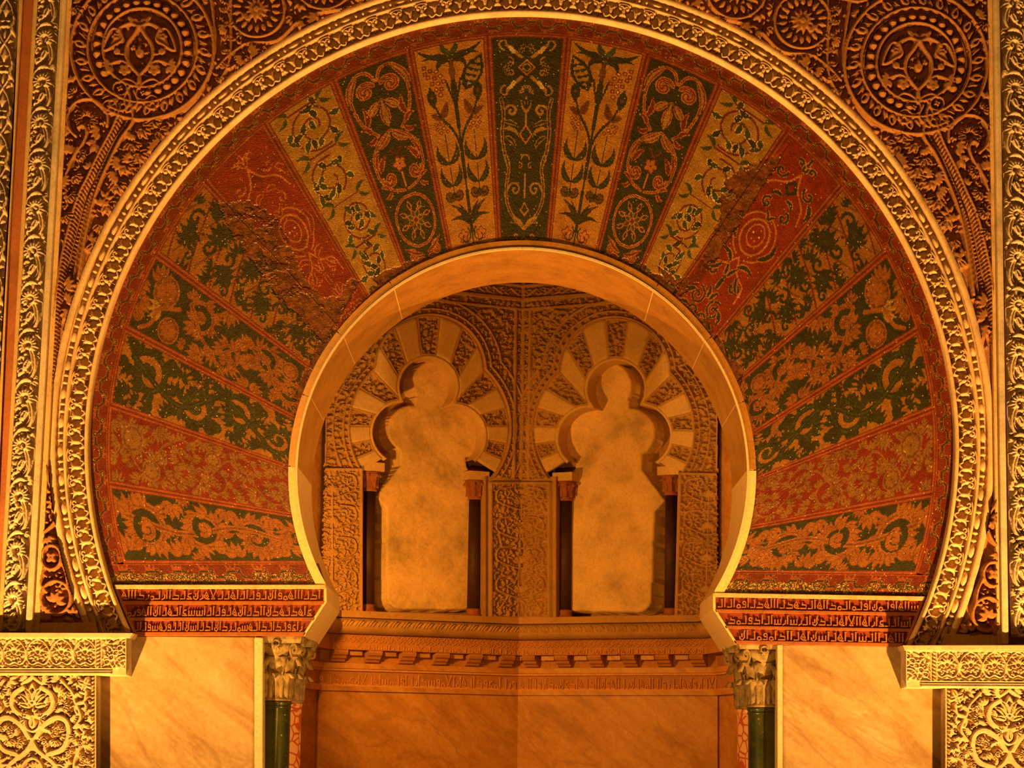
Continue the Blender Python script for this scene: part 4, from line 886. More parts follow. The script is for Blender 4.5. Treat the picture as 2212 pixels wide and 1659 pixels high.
t = empty('mullion', tuple(U(80, 1365, -0.05)), 'tall pale double moulding framing the left spandrel', 'moulding')
vprism('ridge', 129, -0.0555, 142, -0.0535, -100, 1366, -0.105, M['stucco'], 0.012, parent=t); vprism('flat_band', 141.5, -0.0535, 155, -0.0515, -100, 1366, -0.075, M['fillet'], parent=t)
t = empty('mullion', tuple(U(2165, 1390, -0.05)), 'tall pale double moulding framing the right spandrel', 'moulding')
vprism('flat_band', 2134, 0.0145, 2147, 0.013, -100, 1392, -0.075, M['fillet'], parent=t); vprism('ridge', 2146.5, 0.013, 2160, 0.0145, -100, 1392, -0.105, M['stucco'], 0.012, parent=t)
prism('spandrel_sill', [(78, 1344), (206, 1344), (212, 1367), (76, 1367)], -0.06, YW, M['fillet'], bev=0.006, label='plain stone sill under the left spandrel tail', cat='sill')
prism('spandrel_sill', [(2042, 1369), (2170, 1371), (2172, 1396), (2034, 1394)], -0.06, YW, M['fillet'], bev=0.006, label='plain stone sill under the right spandrel tail', cat='sill')

# impost blocks and dado panels
ip = Cv(-66, 1378, 275, 1459, 1.5); ip.edge = 2.0
for cx in (-70, -19, 32, 83, 134, 185):
    ip.stroke(cat([(cx, 1380), (cx + 14, 1388), (cx + 23, 1402), (cx + 24, 1412), (cx + 22, 1426), (cx + 12, 1435), (cx, 1430), (cx - 12, 1435), (cx - 22, 1426), (cx - 24, 1412), (cx - 23, 1402), (cx - 14, 1388), (cx, 1380)]), 2.2)
    ip.stroke(cat([(cx - 20, 1408), (cx - 8, 1406), (cx, 1414), (cx + 8, 1406), (cx + 20, 1408)]), 1.8); ip.fan((cx, 1408), 3, 20, -2.6, -0.5, 5, 3.2); ip.disc((cx, 1398), 3.6)
    for s in (-1, 1): ip.fan((cx + s * 11, 1418), 2, 9, 0, 5, 5, 2.6); ip.disc((cx + s * 24, 1384), 3.4); ip.leaf((cx + s * 25, 1392), (cx + s * 25, 1378), 3); ip.leaf((cx + s * 25, 1442), (cx + s * 20, 1432), 2.6)
    ip.leaf((cx, 1428), (cx, 1412), 3.2); ip.stroke(cat([(cx - 26, 1436), (cx - 14, 1441), (cx, 1438), (cx + 14, 1441), (cx + 26, 1436)]), 1.6, 0.8)
ip.H[:, (ip.xs > 209)] = 0
for k in range(8): ip.leaf((210, 1386 + k * 8), (218, 1381 + k * 8), 2.8)
ip.stroke([(208, 1379), (208, 1442)], 1.2, 0.9, 'flat'); ip.stroke([(220, 1379), (220, 1442)], 1.2, 0.9, 'flat')
for k in range(5): p = (232 + k * 9.5, 1430 - k * 10); ip.stroke(ring(p, 6, 12), 2.0); ip.disc(p, 2)
ip.stroke(cat([(222, 1440), (240, 1428), (256, 1408), (272, 1396)]), 1.8); ip.stroke(spiral((272, 1436), 24, 3.3, 0.8, 20, 0.3), 2.2); ip.stroke(spiral((272, 1436), 14, 3.3, 0.8, 16, 0.3), 2.0); ip.fan((230, 1392), 3, 16, -1.5, 1.2, 5, 3); ip.leaf((244, 1392), (262, 1381), 4); ip.fan((232, 1408), 2, 9, 0, 5, 5, 2.4)
for yy in (1444, 1449.5, 1455): ip.stroke([(-70, yy), (240, yy)], 2.2, 0.9)
ip.pack(2500, (9, 7), rs, lambda x, y: y < 1440 and (x < 206 or x > 223), 0.24, 0.9)
ip.stroke([(-70, 1379), (275, 1379)], 2, 1, 'flat'); ip.stroke([(273.5, 1379), (273.5, 1459)], 2, 1, 'flat')
IMT = lambda p: np.stack([2230 - p[:, 0] + 0 * p[:, 1], p[:, 1] + 27 - (p[:, 0] - 275) * 0.006], 1)
t = empty('impost_block', tuple(U(105, 1459, -0.16)), 'carved impost block with palmette arches at the left foot of the archivolt', 'impost', 'impost blocks')
carve('carved_face', ip, 0.022, -0.130, M['panel'], parent=t, thick=0.185)
prism('top_fillet', [(-66, 1366), (287, 1367), (280, 1378.5), (-66, 1378.5)], -0.155, YW, M['panel'], t, 0.004)
t = empty('impost_block', tuple(U(2125, 1486, -0.16)), 'carved impost block with palmette arches at the right foot of the archivolt', 'impost', 'impost blocks')
carve('carved_face', ip, 0.022, -0.128, M['panel'], IMT, True, parent=t, thick=0.185)
prism('top_fillet', [(1950, 1393.5), (2296, 1393), (2296, 1405.5), (1955, 1405.5)], -0.155, YW, M['panel'], t, 0.004)
dp = Cv(-66, 1459, 212, 1740, 1.5); AX = 73; dp.k = 1.45; dp.edge = 2.2
dp.Ts = [None, mirx(AX)]
dp.stroke([(AX - 1, 1462), (AX + 22, 1478)], 3.2); dp.stroke(cat([(AX, 1478), (AX + 10, 1500), (AX + 6, 1516), (AX, 1524)]), 2.6); dp.leaf((AX + 4, 1520), (AX + 26, 1484), 6, 1, -0.2, True); dp.leaf((AX + 8, 1524), (AX + 36, 1500), 5, 1, -0.2, True); dp.leaf((AX + 6, 1528), (AX + 34, 1522), 5, 1, -0.1, True)
dp.stroke(cat([(AX + 20, 1486), (AX + 40, 1500), (AX + 44, 1522), (AX + 32, 1540), (AX + 10, 1548)]), 4.4)
dp.stroke(ring((AX, 1558), 17, 20, 0, 3.14, 22), 2.6); dp.leaf((AX, 1576), (AX + 16, 1540), 5, 1, -0.25); dp.leaf((AX, 1572), (AX, 1542), 4, 1, 0, True); dp.fan((AX + 16, 1552), 3, 18, -1.9, 0.9, 5, 3.6, 1, 0.1, True)
dp.stroke(cat([(AX + 8, 1592), (AX + 26, 1566), (AX + 52, 1550), (AX + 74, 1560), (AX + 78, 1590), (AX + 64, 1618), (AX + 34, 1630)]), 4.6)
for (x, y, r, a) in ((40, 1580, 22, 0), (50, 1598, 20, 1.6), (34, 1602, 18, 2.8), (58, 1578, 16, -1.2)): dp.fan((AX + x, y), 2, r, a - 1, a + 1, 5, 3.4, 1, 0.1, True)
dp.stroke(cat([(AX, 1612), (AX + 22, 1630), (AX + 50, 1654), (AX + 60, 1690)]), 4.2); dp.stroke(cat([(AX + 2, 1596), (AX - 14, 1622), (AX - 42, 1644)]), 3.6); dp.leaf((AX, 1620), (AX, 1598), 5)
dp.stroke(ring((AX, 1664), 22, 22, -1.57, 1.57, 26), 3.0); dp.fan((AX, 1676), 3, 22, -2.0, -1.1, 3, 3); dp.stroke(ring((AX + 56, 1668), 16, 20), 2.6); dp.fan((AX + 56, 1668), 2, 11, 0, 5, 5, 3)
dp.stroke(cat([(AX + 62, 1470), (AX + 86, 1496), (AX + 94, 1520), (AX + 112, 1514), (AX + 116, 1494)]), 3); dp.stroke(cat([(AX + 94, 1520), (AX + 104, 1548), (AX + 90, 1572)]), 3); dp.fan((AX + 114, 1478), 2, 19, 0.4, 5.1, 4, 5, 1, 0, True)
dp.stroke(spiral((AX + 108, 1528), 18, 2.2, 0.9, 20), 2.8); dp.fan((AX + 70, 1494), 2, 20, 0.4, 2.6, 5, 3.4, 1, 0.1, True); dp.fan((AX + 66, 1524), 2, 20, -1, 1.2, 5, 3.4, 1, 0.1, True)
dp.stroke(cat([(AX + 96, 1700), (AX + 90, 1650), (AX + 104, 1610), (AX + 112, 1580)]), 3)
for (x, y, a) in ((100, 1640, -0.5), (112, 1612, -2.2), (104, 1664, 0.8), (86, 1630, 3.4), (96, 1594, 2.6), (116, 1650, -1)): dp.fan((AX + x, y), 2, 19, a - 0.9, a + 0.9, 5, 3.4, 1, 0.1, True)
dp.stroke(cat([(AX, 1700), (AX + 30, 1712), (AX + 60, 1730)]), 4); dp.Ts = [None]
dp.H[:, dp.xs > 198] = 0; dp.k = 1.0; dp.pack(4500, (20, 13, 9), rs, lambda x, y: x < 197, 0.24, 1.0)
for k in range(34): dp.leaf((200, 1468 + k * 8.4), (207, 1462 + k * 8.4), 2.8)
dp.stroke([(210.5, 1459), (210.5, 1740)], 2.4, 1, 'flat')
DPT = lambda p: np.stack([2250 - p[:, 0], p[:, 1] + 28], 1)
t = empty('carved_dado', tuple(U(75, 1740, -0.10)), 'pale marble dado panel of dense pierced foliage, left of the left marble slab', 'panel', 'carved dado panels')
carve('carved_face', dp, 0.045, -0.075, M['panel'], parent=t, thick=0.16)
prism('plinth', [(-66, 1739), (212, 1739), (212, FLOORPX - 6), (-66, FLOORPX - 6)], -0.09, YW, M['panel'], t, 0.004)
t = empty('carved_dado', tuple(U(2175, 1768, -0.10)), 'pale marble dado panel of dense pierced foliage, right of the right marble slab', 'panel', 'carved dado panels')
carve('carved_face', dp, 0.045, -0.075, M['panel'], DPT, True, parent=t, thick=0.16)
prism('plinth', [(2038, 1767), (2316, 1767), (2316, FLOORPX - 6), (2038, FLOORPX - 6)], -0.09, YW, M['panel'], t, 0.004)

# ------------------------------------------------------------------ inside the niche: two back walls meeting on the axis
def proj(P):
    v = np.asarray(P, float) - EYE; d = v @ _f
    return 1106 + F * (v @ _r) / d, 829.5 - F * (v @ _u) / d
_d = (QC - QB) / np.linalg.norm(QC - QB); nL = np.array([_d[1], -_d[0], 0]); nR = nL * [-1, 1, 1]
def NP(side, off): n = nL if side < 0 else nR; return plane(np.array([0, QC[1], 0]) + n * off, n)
def zat(y, off): return float(unp(np.array(1120.0), np.array(float(y)), NP(-1, off))[2])
def sweep(name, prof, mat, parent=None, path=PLAN, **k):
    """prof: (off, z) from top to bottom, swept along the plan of the niche with mitred corners"""
    pts = []; ds = [(b - a) / np.linalg.norm(b - a) for a, b in zip(path[:-1], path[1:])]; ns = [np.array([d[1], -d[0]]) for d in ds]
    mit = [ns[0]] + [(a + b) / (1 + a @ b) for a, b in zip(ns[:-1], ns[1:])] + [ns[-1]]
    V = np.array([[(*(p + m * o), z) for p, m in zip(path, mit)] for o, z in prof]); base = world_loc(parent) if parent is not None else V.reshape(-1, 3).mean(0)
    me = mesh(name, V.reshape(-1, 3) - base, grid_quads(len(prof), len(path)), False)
    return put(name, me, mat, parent, base, **k)
def bandprof(y0, y1, off, back=-0.2): a, b = zat(y0, off), zat(y1, off); return [(back, a), (off, a), (off, b), (back, b)]
t = empty('niche_cornice', (0, 2.9, zat(1501, 0.03)), 'projecting cornice with torus, corbels and gilt inscription inside the niche', 'cornice')
sweep('ledge', bandprof(1334, 1348, 0.15), M['niche'], t)
tz0, tz1 = zat(1348, 0.15), zat(1382, 0.15); zc_, rz = (tz0 + tz1) / 2, (tz0 - tz1) / 2
sweep('torus', [(0.08, tz0)] + [(0.105 + 0.055 * math.cos(a), zc_ + rz * math.sin(a)) for a in np.linspace(1.5, -1.5, 12)] + [(0.05, tz1)], M['niche'], t)
sweep('arabesque_strip', bandprof(1384, 1401, 0.085), M['nband'], t); sweep('text_strip', bandprof(1401, 1416, 0.09), M['nband'], t)
sweep('corbel_ground', bandprof(1416, 1446, 0.012), M['nband'], t); sweep('fillet', bandprof(1444, 1455, 0.04), M['nmarble'], t)
sweep('rail', bandprof(1455, 1460, 0.03), M['nletter'], t); sweep('text_strip', bandprof(1460, 1490, 0.016), M['nband'], t); sweep('rail', bandprof(1489, 1492.5, 0.026), M['nletter'], t); sweep('fillet', bandprof(1492, 1502, 0.03), M['nmarble'], t)
TL = ribbon('torus_leaf', [lf((-10, -12), (2, 8), 5, 0.1), lf((-2, -12), (10, 9), 5, 0.1), lf((5, -10), (17, 6), 4.4, 0.1)], 0.016)
CBP = [(0.0, 0.0), (0.078, 0.0), (0.082, -0.012), (0.074, -0.026), (0.058, -0.032), (0.050, -0.046), (0.034, -0.052), (0.026, -0.064), (0.0, -0.068)]
def corbel_mesh():
    V = [(s * 0.042, -o, z) for s in (-1, 1) for o, z in CBP]; m = len(CBP)
    me = pymesh('corbel', V, [list(range(m)), [m + i for i in range(m)][::-1]] + [[i, (i + 1) % m, m + (i + 1) % m, m + i] for i in range(m)])
    bm = bmesh.new(); bm.from_mesh(me); bmesh.ops.recalc_face_normals(bm, faces=bm.faces); bm.to_mesh(me); bm.free(); return me
CB = corbel_mesh()
DB = pymesh('block', [(sx * 0.04, y_, z_) for sx in (-1, 1) for y_ in (0, -0.045) for z_ in (0, -0.026)], [[0, 1, 3, 2], [4, 6, 7, 5], [0, 4, 5, 1], [2, 3, 7, 6], [0, 2, 6, 4], [1, 5, 7, 3]])
PLEN = np.linalg.norm(QC - QB); AS = ribbon('strip_leaf', [lf((-5, -4), (1, 4), 2.2, 0.2), lf((0, -4), (6, 3), 2.2, -0.2), lf((-3, 3), (3, 5), 1.6)], 0.007)
for side in (-1, 1):
    n = nL if side < 0 else nR; along = np.array([_d[0], _d[1] * -side * 1.0, 0]) if side < 0 else np.array([_d[0], -_d[1], 0]); st = np.array([QB[0], QB[1], 0]) if side < 0 else np.array([QC[0], QC[1], 0])
    rot = math.atan2(along[1], along[0])
    def on(s, off, z): return st + along * s + n * off + np.array([0, 0, z])
    for k in range(6):
        o = put('corbel', CB, M['nband'], t, on((k + 0.5) * PLEN / 6, 0.01, zat(1417, 0.06))); o.rotation_euler = (0, 0, rot)
        o = put('block', DB, M['nmarble'], t, on((k + (0.98 if side < 0 else 0.02)) * PLEN / 6, 0.01, zat(1418, 0.03))); o.rotation_euler = (0, 0, rot)
    for k in range(18): o = put('torus_leaf', TL, M['niche'], t, on((k + 0.5) * PLEN / 18, 0.154, zc_ + rz * 0.3)); o.rotation_euler = (0.42, 0, rot); o.scale = (1.15 * (-side), 1, 1.1)
    for row in (0, 1):
        for k in range(44): o = put('strip_leaf', AS, M['nband'], t, on((k + 0.25 + 0.5 * row) * PLEN / 44, 0.084, zat(1388.5 + 8 * row, 0.085))); o.rotation_euler = (0, (k % 2) * 0.8, rot); o.scale = (1.05, 1, 0.8)
    for tx, yb, cap, off, (a0_, a1_) in ((('AWDKYMLWASAARLLSMYWADLESHLDWAMNAHALRWE', 1414, 9.5, 0.09, (0.04, 0.98)), ('WLAKRMENYLHASMLWALRADSWMYANHLADWEMALRW', 1488, 22, 0.016, (0.0, 0.985))) if side < 0 else
                                         (('WLHSMWALERDWMHAADHAWYMAHNALWDHWNLMDRYNWA', 1414, 9.5, 0.09, (0.02, 0.96)), ('HLALWRADMNEDAHLDAANWHAALRNLHMAALAWRLMAHNWRALYA', 1488, 22, 0.016, (0.015, 1.0)))):
        tx = tx.replace('K', 'D'); P0, P1 = on(a0_ * PLEN, off, zat(yb, off)), on(a1_ * PLEN, off, zat(yb, off)); (xa, ya), (xb, yb_) = proj(P0), proj(P1)
        text_row(t, tx, xa, ya, xb, yb_, cap, 0, M['nletter'], NP(side, off + 0.001), GN)  if 'GN' in globals() else text_row(t, tx, xa, ya, xb, yb_, cap, 0, M['nletter'], NP(side, off + 0.001), globals().setdefault('GN', glyph_meshes('letter', 0.06, 0.006)))
    lab = 'left' if side < 0 else 'right'
    zt = zat(1501, 0.014); V = [on(s, o_, z) for o_ in (0.014, -0.25) for s, z in ((0.004, 0.0), (PLEN - 0.004, 0.0), (PLEN - 0.004, zt), (0.004, zt))]
    c_ = np.mean(V, 0); me = pymesh('niche_slab', np.array(V) - c_, [[0, 1, 2, 3], [5, 4, 7, 6], [4, 0, 3, 7], [1, 5, 6, 2], [3, 2, 6, 7], [4, 5, 1, 0]])
    put('niche_slab', me, M['nmarble'], None, c_, label=f'orange veined marble slab at the back of the niche, {lab} of the centre joint', cat='slab')

# arcade of two blind trefoil arches
OFF = 0.05; REC = 0.24
zp = zat(1037, OFF); zl = zat(1338, OFF) - 0.02
Ca = (925.0, 925.0); OUTC = [(926, 800, 117), (925, 925, 172)]; VOID = [(924, 835, 61), (870, 934, 65), (980, 942, 65)]
def rmax(circs, th, pad=0.0):
    """distance from Ca to the far edge of a union of circles, th from vertical, clockwise"""
    dx, dy = np.sin(th), -np.cos(th); best = np.zeros_like(th)
    for x, y, r in circs:
        fx, fy = Ca[0] - x, Ca[1] - y; b = fx * dx + fy * dy; disc = b * b - (fx * fx + fy * fy - (r + pad) ** 2)
        best = np.maximum(best, np.where(disc > 0, -b + np.sqrt(np.maximum(disc, 0)), 0))
    return best
ac = Cv(636, 590, 1140, 1046, 1.4); ac.edge = 1.5
D = np.minimum.reduce([np.hypot(ac.X - x, ac.Y - y) - r for x, y, r in OUTC]); th_ = np.arctan2(ac.X - Ca[0], Ca[1] - ac.Y)
def hline(cv, y, w_, v, prof='round', off=OFF):
    P = np.array([[s * QB[0] * 1.3, QC[1] - (QC[1] - QB[1]) * s * 1.3, zat(y, off)] for s in np.linspace(0, 1, 12)]) + nL * off; x, y_ = proj(P); cv.stroke(np.stack([x, y_], 1), w_, v, prof)
ra = random.Random(6)
def rect_ok(x, y): return True
xaxis = lambda y: 1128 + 0.0134 * (829.5 - y)
ac.stroke([(xaxis(590), 590), (xaxis(1046), 1046)], 5, 1.0, 'flat'); ac.stroke([(1111, 672), (1106, 1046)], 3.2, 1.0, 'flat'); ac.stroke([(704, 700), (698, 1046)], 3, 1.0, 'flat'); ac.stroke([(662, 700), (658, 1046)], 3, 1.0, 'flat')
hline(ac, 669, 3, 1.0, 'flat'); hline(ac, 648, 5, 1.0); hline(ac, 618, 3, 1.0, 'flat'); hline(ac, 606, 6, 1.0)
for k in range(26):                                                       # wave scroll in the frieze under the dome
    s = k / 26; P = np.array([[QB[0] * 1.2 * s, QC[1] - (QC[1] - QB[1]) * 1.2 * s, zat(633, OFF)], [QB[0] * 1.2 * (s + 0.038), QC[1] - (QC[1] - QB[1]) * 1.2 * (s + 0.038), zat(633, OFF)]]) + nL * OFF
    x, y = proj(P); h_ = 7 * (1 if k % 2 else -1); ac.stroke(cat([(x[0], y[0] + h_), ((x[0] + x[1]) / 2, (y[0] + y[1]) / 2), (x[1], y[1] - h_)]), 2.2, 0.9); ac.leaf((x[0], y[0] - h_), (x[1], y[1] - h_ * 0.2), 2.6, 0.8)
for lo, hi in ((1.5, 5.5), (13, 17), (35, 39)): ac.H = np.maximum(ac.H, np.clip((2.4 - np.abs(D - (lo + hi) / 2)) * 1.2, 0, 1))
bead = np.clip(np.cos(th_ * 78), 0, 1) * np.clip((3.4 - np.abs(D - 9.3)) * 0.8, 0, 1); ac.H = np.maximum(ac.H, bead)
ac.pack(9000, (12, 8, 5.5), ra, lambda x, y: min(math.hypot(x - a, y - b) - r for a, b, r in OUTC) > 17, 0.2, 0.95)
for k in range(14): y = 690 + k * 26; ac.stroke(spiral((xaxis(y) - 12, y), 6, k, 1.2 * (-1) ** k, 12), 1.8, 0.9)
fo = Cv(740, 660, 1110, 1040, 1.4); fo.edge = 1.5; fo.pack(7000, (12, 8, 5.5), ra, None, 0.2, 1.0)
def samp(cv, X, Y):
    j = np.clip(((X - cv.x0) / cv.st).round().astype(int), 0, cv.H.shape[1] - 1); i = np.clip(((Y - cv.y0) / cv.st).round().astype(int), 0, cv.H.shape[0] - 1); return cv.H[i, j]
fill_ = Cv(772, 762, 1052, 1352, 2.0)
def rrect(X, Y, x0, y0, x1, y1, r):
    qx = np.abs(X - (x0 + x1) / 2) - (x1 - x0) / 2 + r; qy = np.abs(Y - (y0 + y1) / 2) - (y1 - y0) / 2 + r; return np.minimum(np.maximum(qx, qy), 0) + np.hypot(np.maximum(qx, 0), np.maximum(qy, 0)) - r
jar = np.minimum.reduce([np.hypot(fill_.X - 923, fill_.Y - 833) - 49.5, np.hypot(fill_.X - 873, fill_.Y - 934) - 53, np.hypot(fill_.X - 979, fill_.Y - 941) - 54, rrect(fill_.X, fill_.Y, 844, 930, 988, 1100, 6),
                         np.abs(fill_.X - 915) + 0.8 * np.abs(fill_.Y - 1078) - 124, rrect(fill_.X, fill_.Y, 811, 1034, 1008, 1320, 32), rrect(fill_.X, fill_.Y, 878, 862, 966, 950, 4)])
jar = jar + 4 * (fbm(fill_.X, fill_.Y, 26) - 0.5)
jar_in = jar < 2.4; jarf = jar_in[:-1, :-1] | jar_in[1:, 1:] | jar_in[1:, :-1] | jar_in[:-1, 1:]
low = np.clip((fill_.Y - 900) / 260, 0, 1); low = low * low * (3 - 2 * low)
fill_.H = np.where(jar < 1.2, (0.125 + 0.045 * low) - 0.012 * np.clip(1 + jar / 4, 0, 1) ** 2, -0.004) + 0.010 * (fbm(fill_.X, fill_.Y, 40) - 0.5) + 0.004 * (fbm(fill_.X, fill_.Y, 9) - 0.5)
pilC = Cv(1047, 1030, 1201, 1346, 1.4); AXP = 1123.5
def arab(cv, ax, x0, x1, y0, y1, seed):
    """dense foliage symmetrical about ax"""
    cv.edge = 1.5; cv.Ts = [None, mirx(ax)]; hw = x1 - ax; hh = y1 - y0
    cv.stroke([(ax, y1 - 4), (ax, y0 + 0.1 * hh)], 2.6, 1)
    for k in range(4):
        y = y0 + hh * (0.86 - 0.22 * k); cv.stroke(cat([(ax, y), (ax + hw * 0.35, y - 6), (ax + hw * 0.8, y - hh * 0.07), (ax + hw * 0.75, y - hh * 0.15), (ax + hw * 0.3, y - hh * 0.17)]), 2.4, 1)
        cv.fan((ax + hw * 0.5, y - hh * 0.09), 2, hw * 0.3, k, k + 5.2, 7, 3.0, 0.95, 0.1); cv.fan((ax, y - hh * 0.04), 2, hw * 0.34, -2.6, -0.5, 5, 3, 1, 0.1)
    cv.pack(3500, (11, 8), random.Random(seed), lambda x, y: ax < x < x1 - 4 and y0 + 4 < y < y1 - 4, 0.2, 0.95); cv.Ts = [None]; cv.pack(3500, (11, 8, 5.5), random.Random(seed), lambda x, y: x0 + 4 < x < x1 - 4 and y0 + 4 < y < y1 - 4, 0.2, 0.95)
    for a, b in (((x0, y0), (x1, y0)), ((x0, y1), (x1, y1)), ((x0, y0), (x0, y1)), ((x1, y0), (x1, y1))): cv.stroke([a, b], 3.0, 1.0, 'flat')
arab(pilC, AXP, 1058, 1189, 1044, 1334, 3)
pilL = Cv(634, 1000, 784, 1346, 1.4); arab(pilL, 715, 655, 777, 1014, 1326, 4)
SH2 = lathe_mesh('shaft', [(0, 0), (0.037, 0), (0.036, 0.5), (0.035, 1.0), (0, 1.0)], 24)
CP2 = lathe_mesh('capital', [(0, 0), (0.040, 0), (0.043, 0.01), (0.038, 0.02), (0.040, 0.05), (0.050, 0.09), (0.062, 0.115), (0, 0.115)], 24)
BS2 = lathe_mesh('base', [(0.0, 0.07), (0.037, 0.07), (0.044, 0.06), (0.040, 0.048), (0.040, 0.04), (0.054, 0.03), (0.058, 0.015), (0.058, 0), (0, 0)], 24)
BL2 = pymesh('impost', [(sx * 0.064, sy * 0.06, z) for sx in (-1, 1) for sy in (-1, 1) for z in (0, 0.05)], [[0, 1, 3, 2], [4, 6, 7, 5], [0, 4, 5, 1], [2, 3, 7, 6], [0, 2, 6, 4], [1, 5, 7, 3]])
LEAF3 = cap_leaf('leaf', 0.08, 0.014, 0.02, 0.042)
WB = np.radians([6, 18.5, 31, 44, 60, 75, 88.5, 101, 113, 123])
for side in (-1, 1):
    T = (lambda p: p) if side < 0 else MIRr; lab = 'left' if side < 0 else 'right'; n = nL if side < 0 else nR
    def pts(X, Y, off):
        q = T(np.stack([np.ravel(X), np.ravel(Y)], 1)); return unp(q[:, 0], q[:, 1], NP(side, off)).reshape(*np.shape(X), 3)
    def lay(name, X, Y, H, off, mat, parent=None, mask=None, thick=None, **k):
        P = pts(X, Y, off)
        if side > 0: P, H, mask = P[:, ::-1], H[:, ::-1], (mask[:, ::-1] if mask is not None else None)
        return relief(name, P, n, np.array(H), mat, parent, mask=mask, thick=thick, **k)
    Zw = pts(ac.X, ac.Y, OFF); ok = ((Zw[..., 0] * side) > -0.002) & (Zw[..., 2] > zp) & (np.abs(Zw[..., 0]) < 1.135) & (D > -2); okf = ok[:-1, :-1] & ok[1:, 1:] & ok[1:, :-1] & ok[:-1, 1:]
    lay('arcade_wall', ac.X, ac.Y, ac.H * 0.030, OFF, M['niche'], mask=okf, label=f'carved stucco wall around the {lab} blind trefoil arch in the niche', cat='carving')
    ar = empty('blind_arch', tuple(pts(np.array(925.0), np.array(1010.0), OFF)), f'{lab} blind trefoil arch in the niche with plain and carved wedge stones', 'arch', 'blind trefoil arches')
    edges = np.concatenate([-WB[::-1], WB])
    for a, b in zip(edges[:-1], edges[1:]):
        idx = int(np.searchsorted(WB, abs((a + b) / 2))); carved = idx % 2 == 0
        m1, m2 = (34, 60) if carved else (8, 12); th = np.linspace(a, b, m1)[None, :]; ri, ro = rmax(VOID, th, 7), rmax(OUTC, th, 0.5); s = np.linspace(1, 0, m2)[:, None]; r = ri + s * (ro - ri)
        X, Y = Ca[0] + r * np.sin(th), Ca[1] - r * np.cos(th); H = np.full(X.shape, 0.012)
        if carved:
            e = np.minimum(np.minimum((th - a) * r, (b - th) * r), np.minimum(r - ri, ro - r)); H = np.where(e < 3.4, 0.012, -0.016 + 0.026 * samp(fo, X, Y))
        lay('wedge_stone', X, Y, H, OFF - 0.004, M['niche'] if carved else M['plain'], ar, thick=0.02)
    th = np.linspace(-2.2, 2.2, 160); r1 = rmax(VOID, th, 0); r2 = rmax(VOID, th, 8); rows = [(r2, -0.012), (r2, 0.004), ((r1 + r2) / 2, 0.012), (r1 + 1, 0.008), (r1, 0.0), (r1, -REC)]
    X = np.array([Ca[0] + q * np.sin(th) for q, _ in rows]); Y = np.array([Ca[1] - q * np.cos(th) for q, _ in rows]); H = np.array([np.full(160, h) for _, h in rows])
    lay('lobed_rim', X, Y, H, OFF, M['plain'], ar)
    XB, YB = np.meshgrid(np.linspace(770, 1056, 8), np.linspace(762, 1352, 8)); lay('recess_back', XB, YB, np.zeros(XB.shape), OFF - REC, M['niche'], ar)
    lay('plaster_infill', fill_.X, fill_.Y, fill_.H, OFF - REC, M['plaster'], mask=jarf, label=f'pale old plaster patch shaped like a jar, filling the {lab} blind arch', cat='plaster')
    Pw = pts(pilL.X, pilL.Y, OFF); ok = (np.abs(Pw[..., 0]) < 1.13) & (Pw[..., 2] > zl) & (Pw[..., 2] < zp + 0.03); okf = ok[:-1, :-1] & ok[1:, 1:] & ok[1:, :-1] & ok[:-1, 1:]
    t = empty('carved_pilaster', tuple(pts(np.array(715.0), np.array(1335.0), OFF)), f'outer {lab} carved foliage pilaster of the niche arcade', 'pilaster', 'carved pilasters of the niche')
    lay('carved_face', pilL.X, pilL.Y, pilL.H * 0.030, OFF + 0.006, M['niche'], t, mask=okf)
    c4 = [(783, 1006), (783, 1345)]; X = np.array([[783.5, 783.5], [783.5, 783.5]]); P1 = pts(np.array([783.5, 783.5]), np.array([1008.0, 1345.0]), OFF + 0.024); V = np.array([P1[0], P1[1], P1[1] - n * 0.22, P1[0] - n * 0.22]); tdir = np.cross(n, [0, 0, 1]); V = np.concatenate([V, V + tdir * 0.006])
    put('return_face', pymesh('return_face', V - world_loc(t), [[0, 1, 2, 3], [7, 6, 5, 4], [0, 4, 5, 1], [1, 5, 6, 2], [2, 6, 7, 3], [3, 7, 4, 0]]), M['niche'], t, world_loc(t))
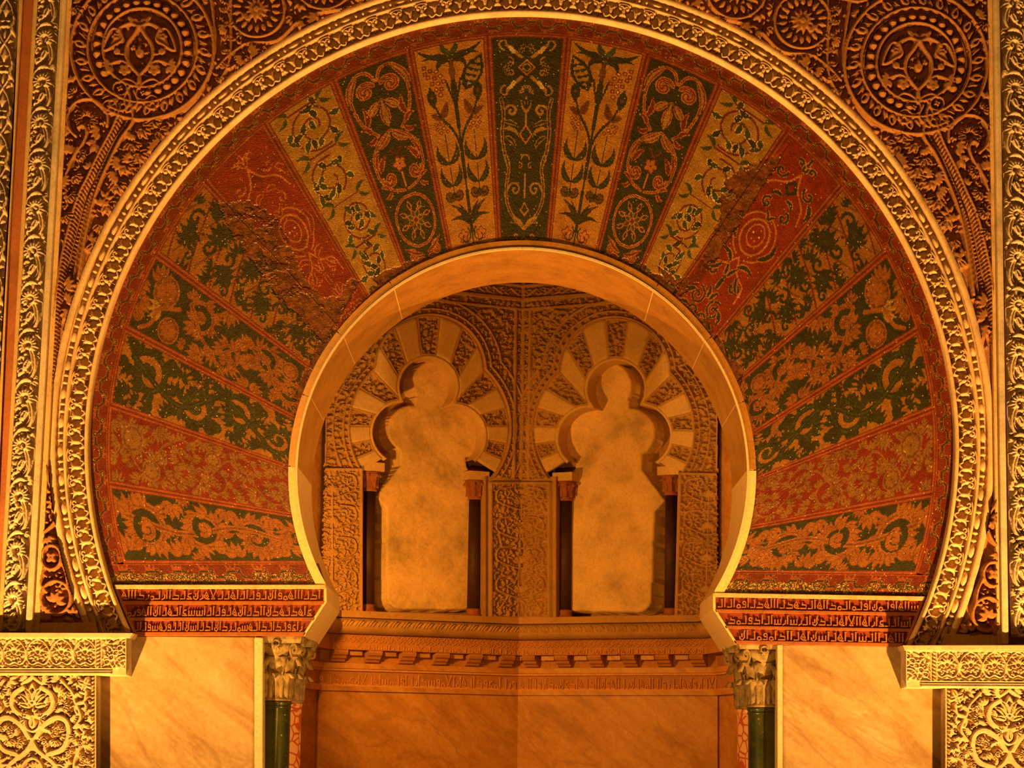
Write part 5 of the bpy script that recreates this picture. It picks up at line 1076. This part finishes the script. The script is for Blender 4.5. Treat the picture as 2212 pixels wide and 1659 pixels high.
    for px, ytop, w_, which in ((796, 1062, 1.0, 'outer'), (1024, 1080, 1.0, 'inner')):
        p = pts(np.array(float(px)), np.array(1200.0), OFF - 0.055); zb = zl + 0.005; zs = float(pts(np.array(float(px)), np.array(float(ytop)), OFF - 0.055)[2])
        t = empty('colonnette', (p[0], p[1], zb), f'small dark {which} colonnette of the {lab} blind arch', 'column', 'colonnettes of the niche arcade')
        o = put('shaft', SH2, M['dark'], t, (p[0], p[1], zb + 0.06)); o.scale = (1, 1, zs - zb - 0.06)
        put('base', BS2, M['ncap'], t, (p[0], p[1], zb)); c_ = put('capital', CP2, M['ncap'], t, (p[0], p[1], zs))
        for i in range(8): o = put('leaf', LEAF3, M['ncap'], c_, (p[0], p[1], zs + 0.02)); o.rotation_euler = (0, 0, i * math.pi / 4)
        o = put('impost', BL2, M['plain'], t, (p[0], p[1], zs + 0.115)); o.rotation_euler = (0, 0, math.atan2(_d[1], _d[0]) * -side)
# centre pilaster bends round the corner on the axis
PL_, PR_ = unp(pilC.X, pilC.Y, NP(-1, OFF + 0.006)), unp(pilC.X, pilC.Y, NP(1, OFF + 0.006)); lf_ = (PL_[..., 0] <= 0)[..., None]
P = np.where(lf_, PL_, PR_); nn = np.where(lf_, nL, nR); ok = (P[..., 2] > zl) & (P[..., 2] < zp + 0.03); okf = ok[:-1, :-1] & ok[1:, 1:] & ok[1:, :-1] & ok[:-1, 1:]
t = empty('carved_pilaster', (0, 3.0, zl), 'centre carved foliage pilaster between the two blind arches', 'pilaster', 'carved pilasters of the niche')
relief('carved_face', P, nn, pilC.H * 0.030, M['niche'], t, mask=okf)
for px, side in ((1047, -1), (1201, 1)):
    n = nL if side < 0 else nR; P1 = unp(np.array([px, px - 2.0 * side * 0]), np.array([1030.0, 1348.0]), NP(side, OFF + 0.024)); V = np.array([P1[0], P1[1], P1[1] - n * 0.22, P1[0] - n * 0.22]); tdir = np.cross(n, [0, 0, 1]) * side; V = np.concatenate([V, V + tdir * 0.008])
    put('return_face', pymesh('return_face', V - world_loc(t), [[0, 1, 2, 3], [7, 6, 5, 4], [0, 4, 5, 1], [1, 5, 6, 2], [2, 6, 7, 3], [3, 7, 4, 0]]), M['niche'], t, world_loc(t))
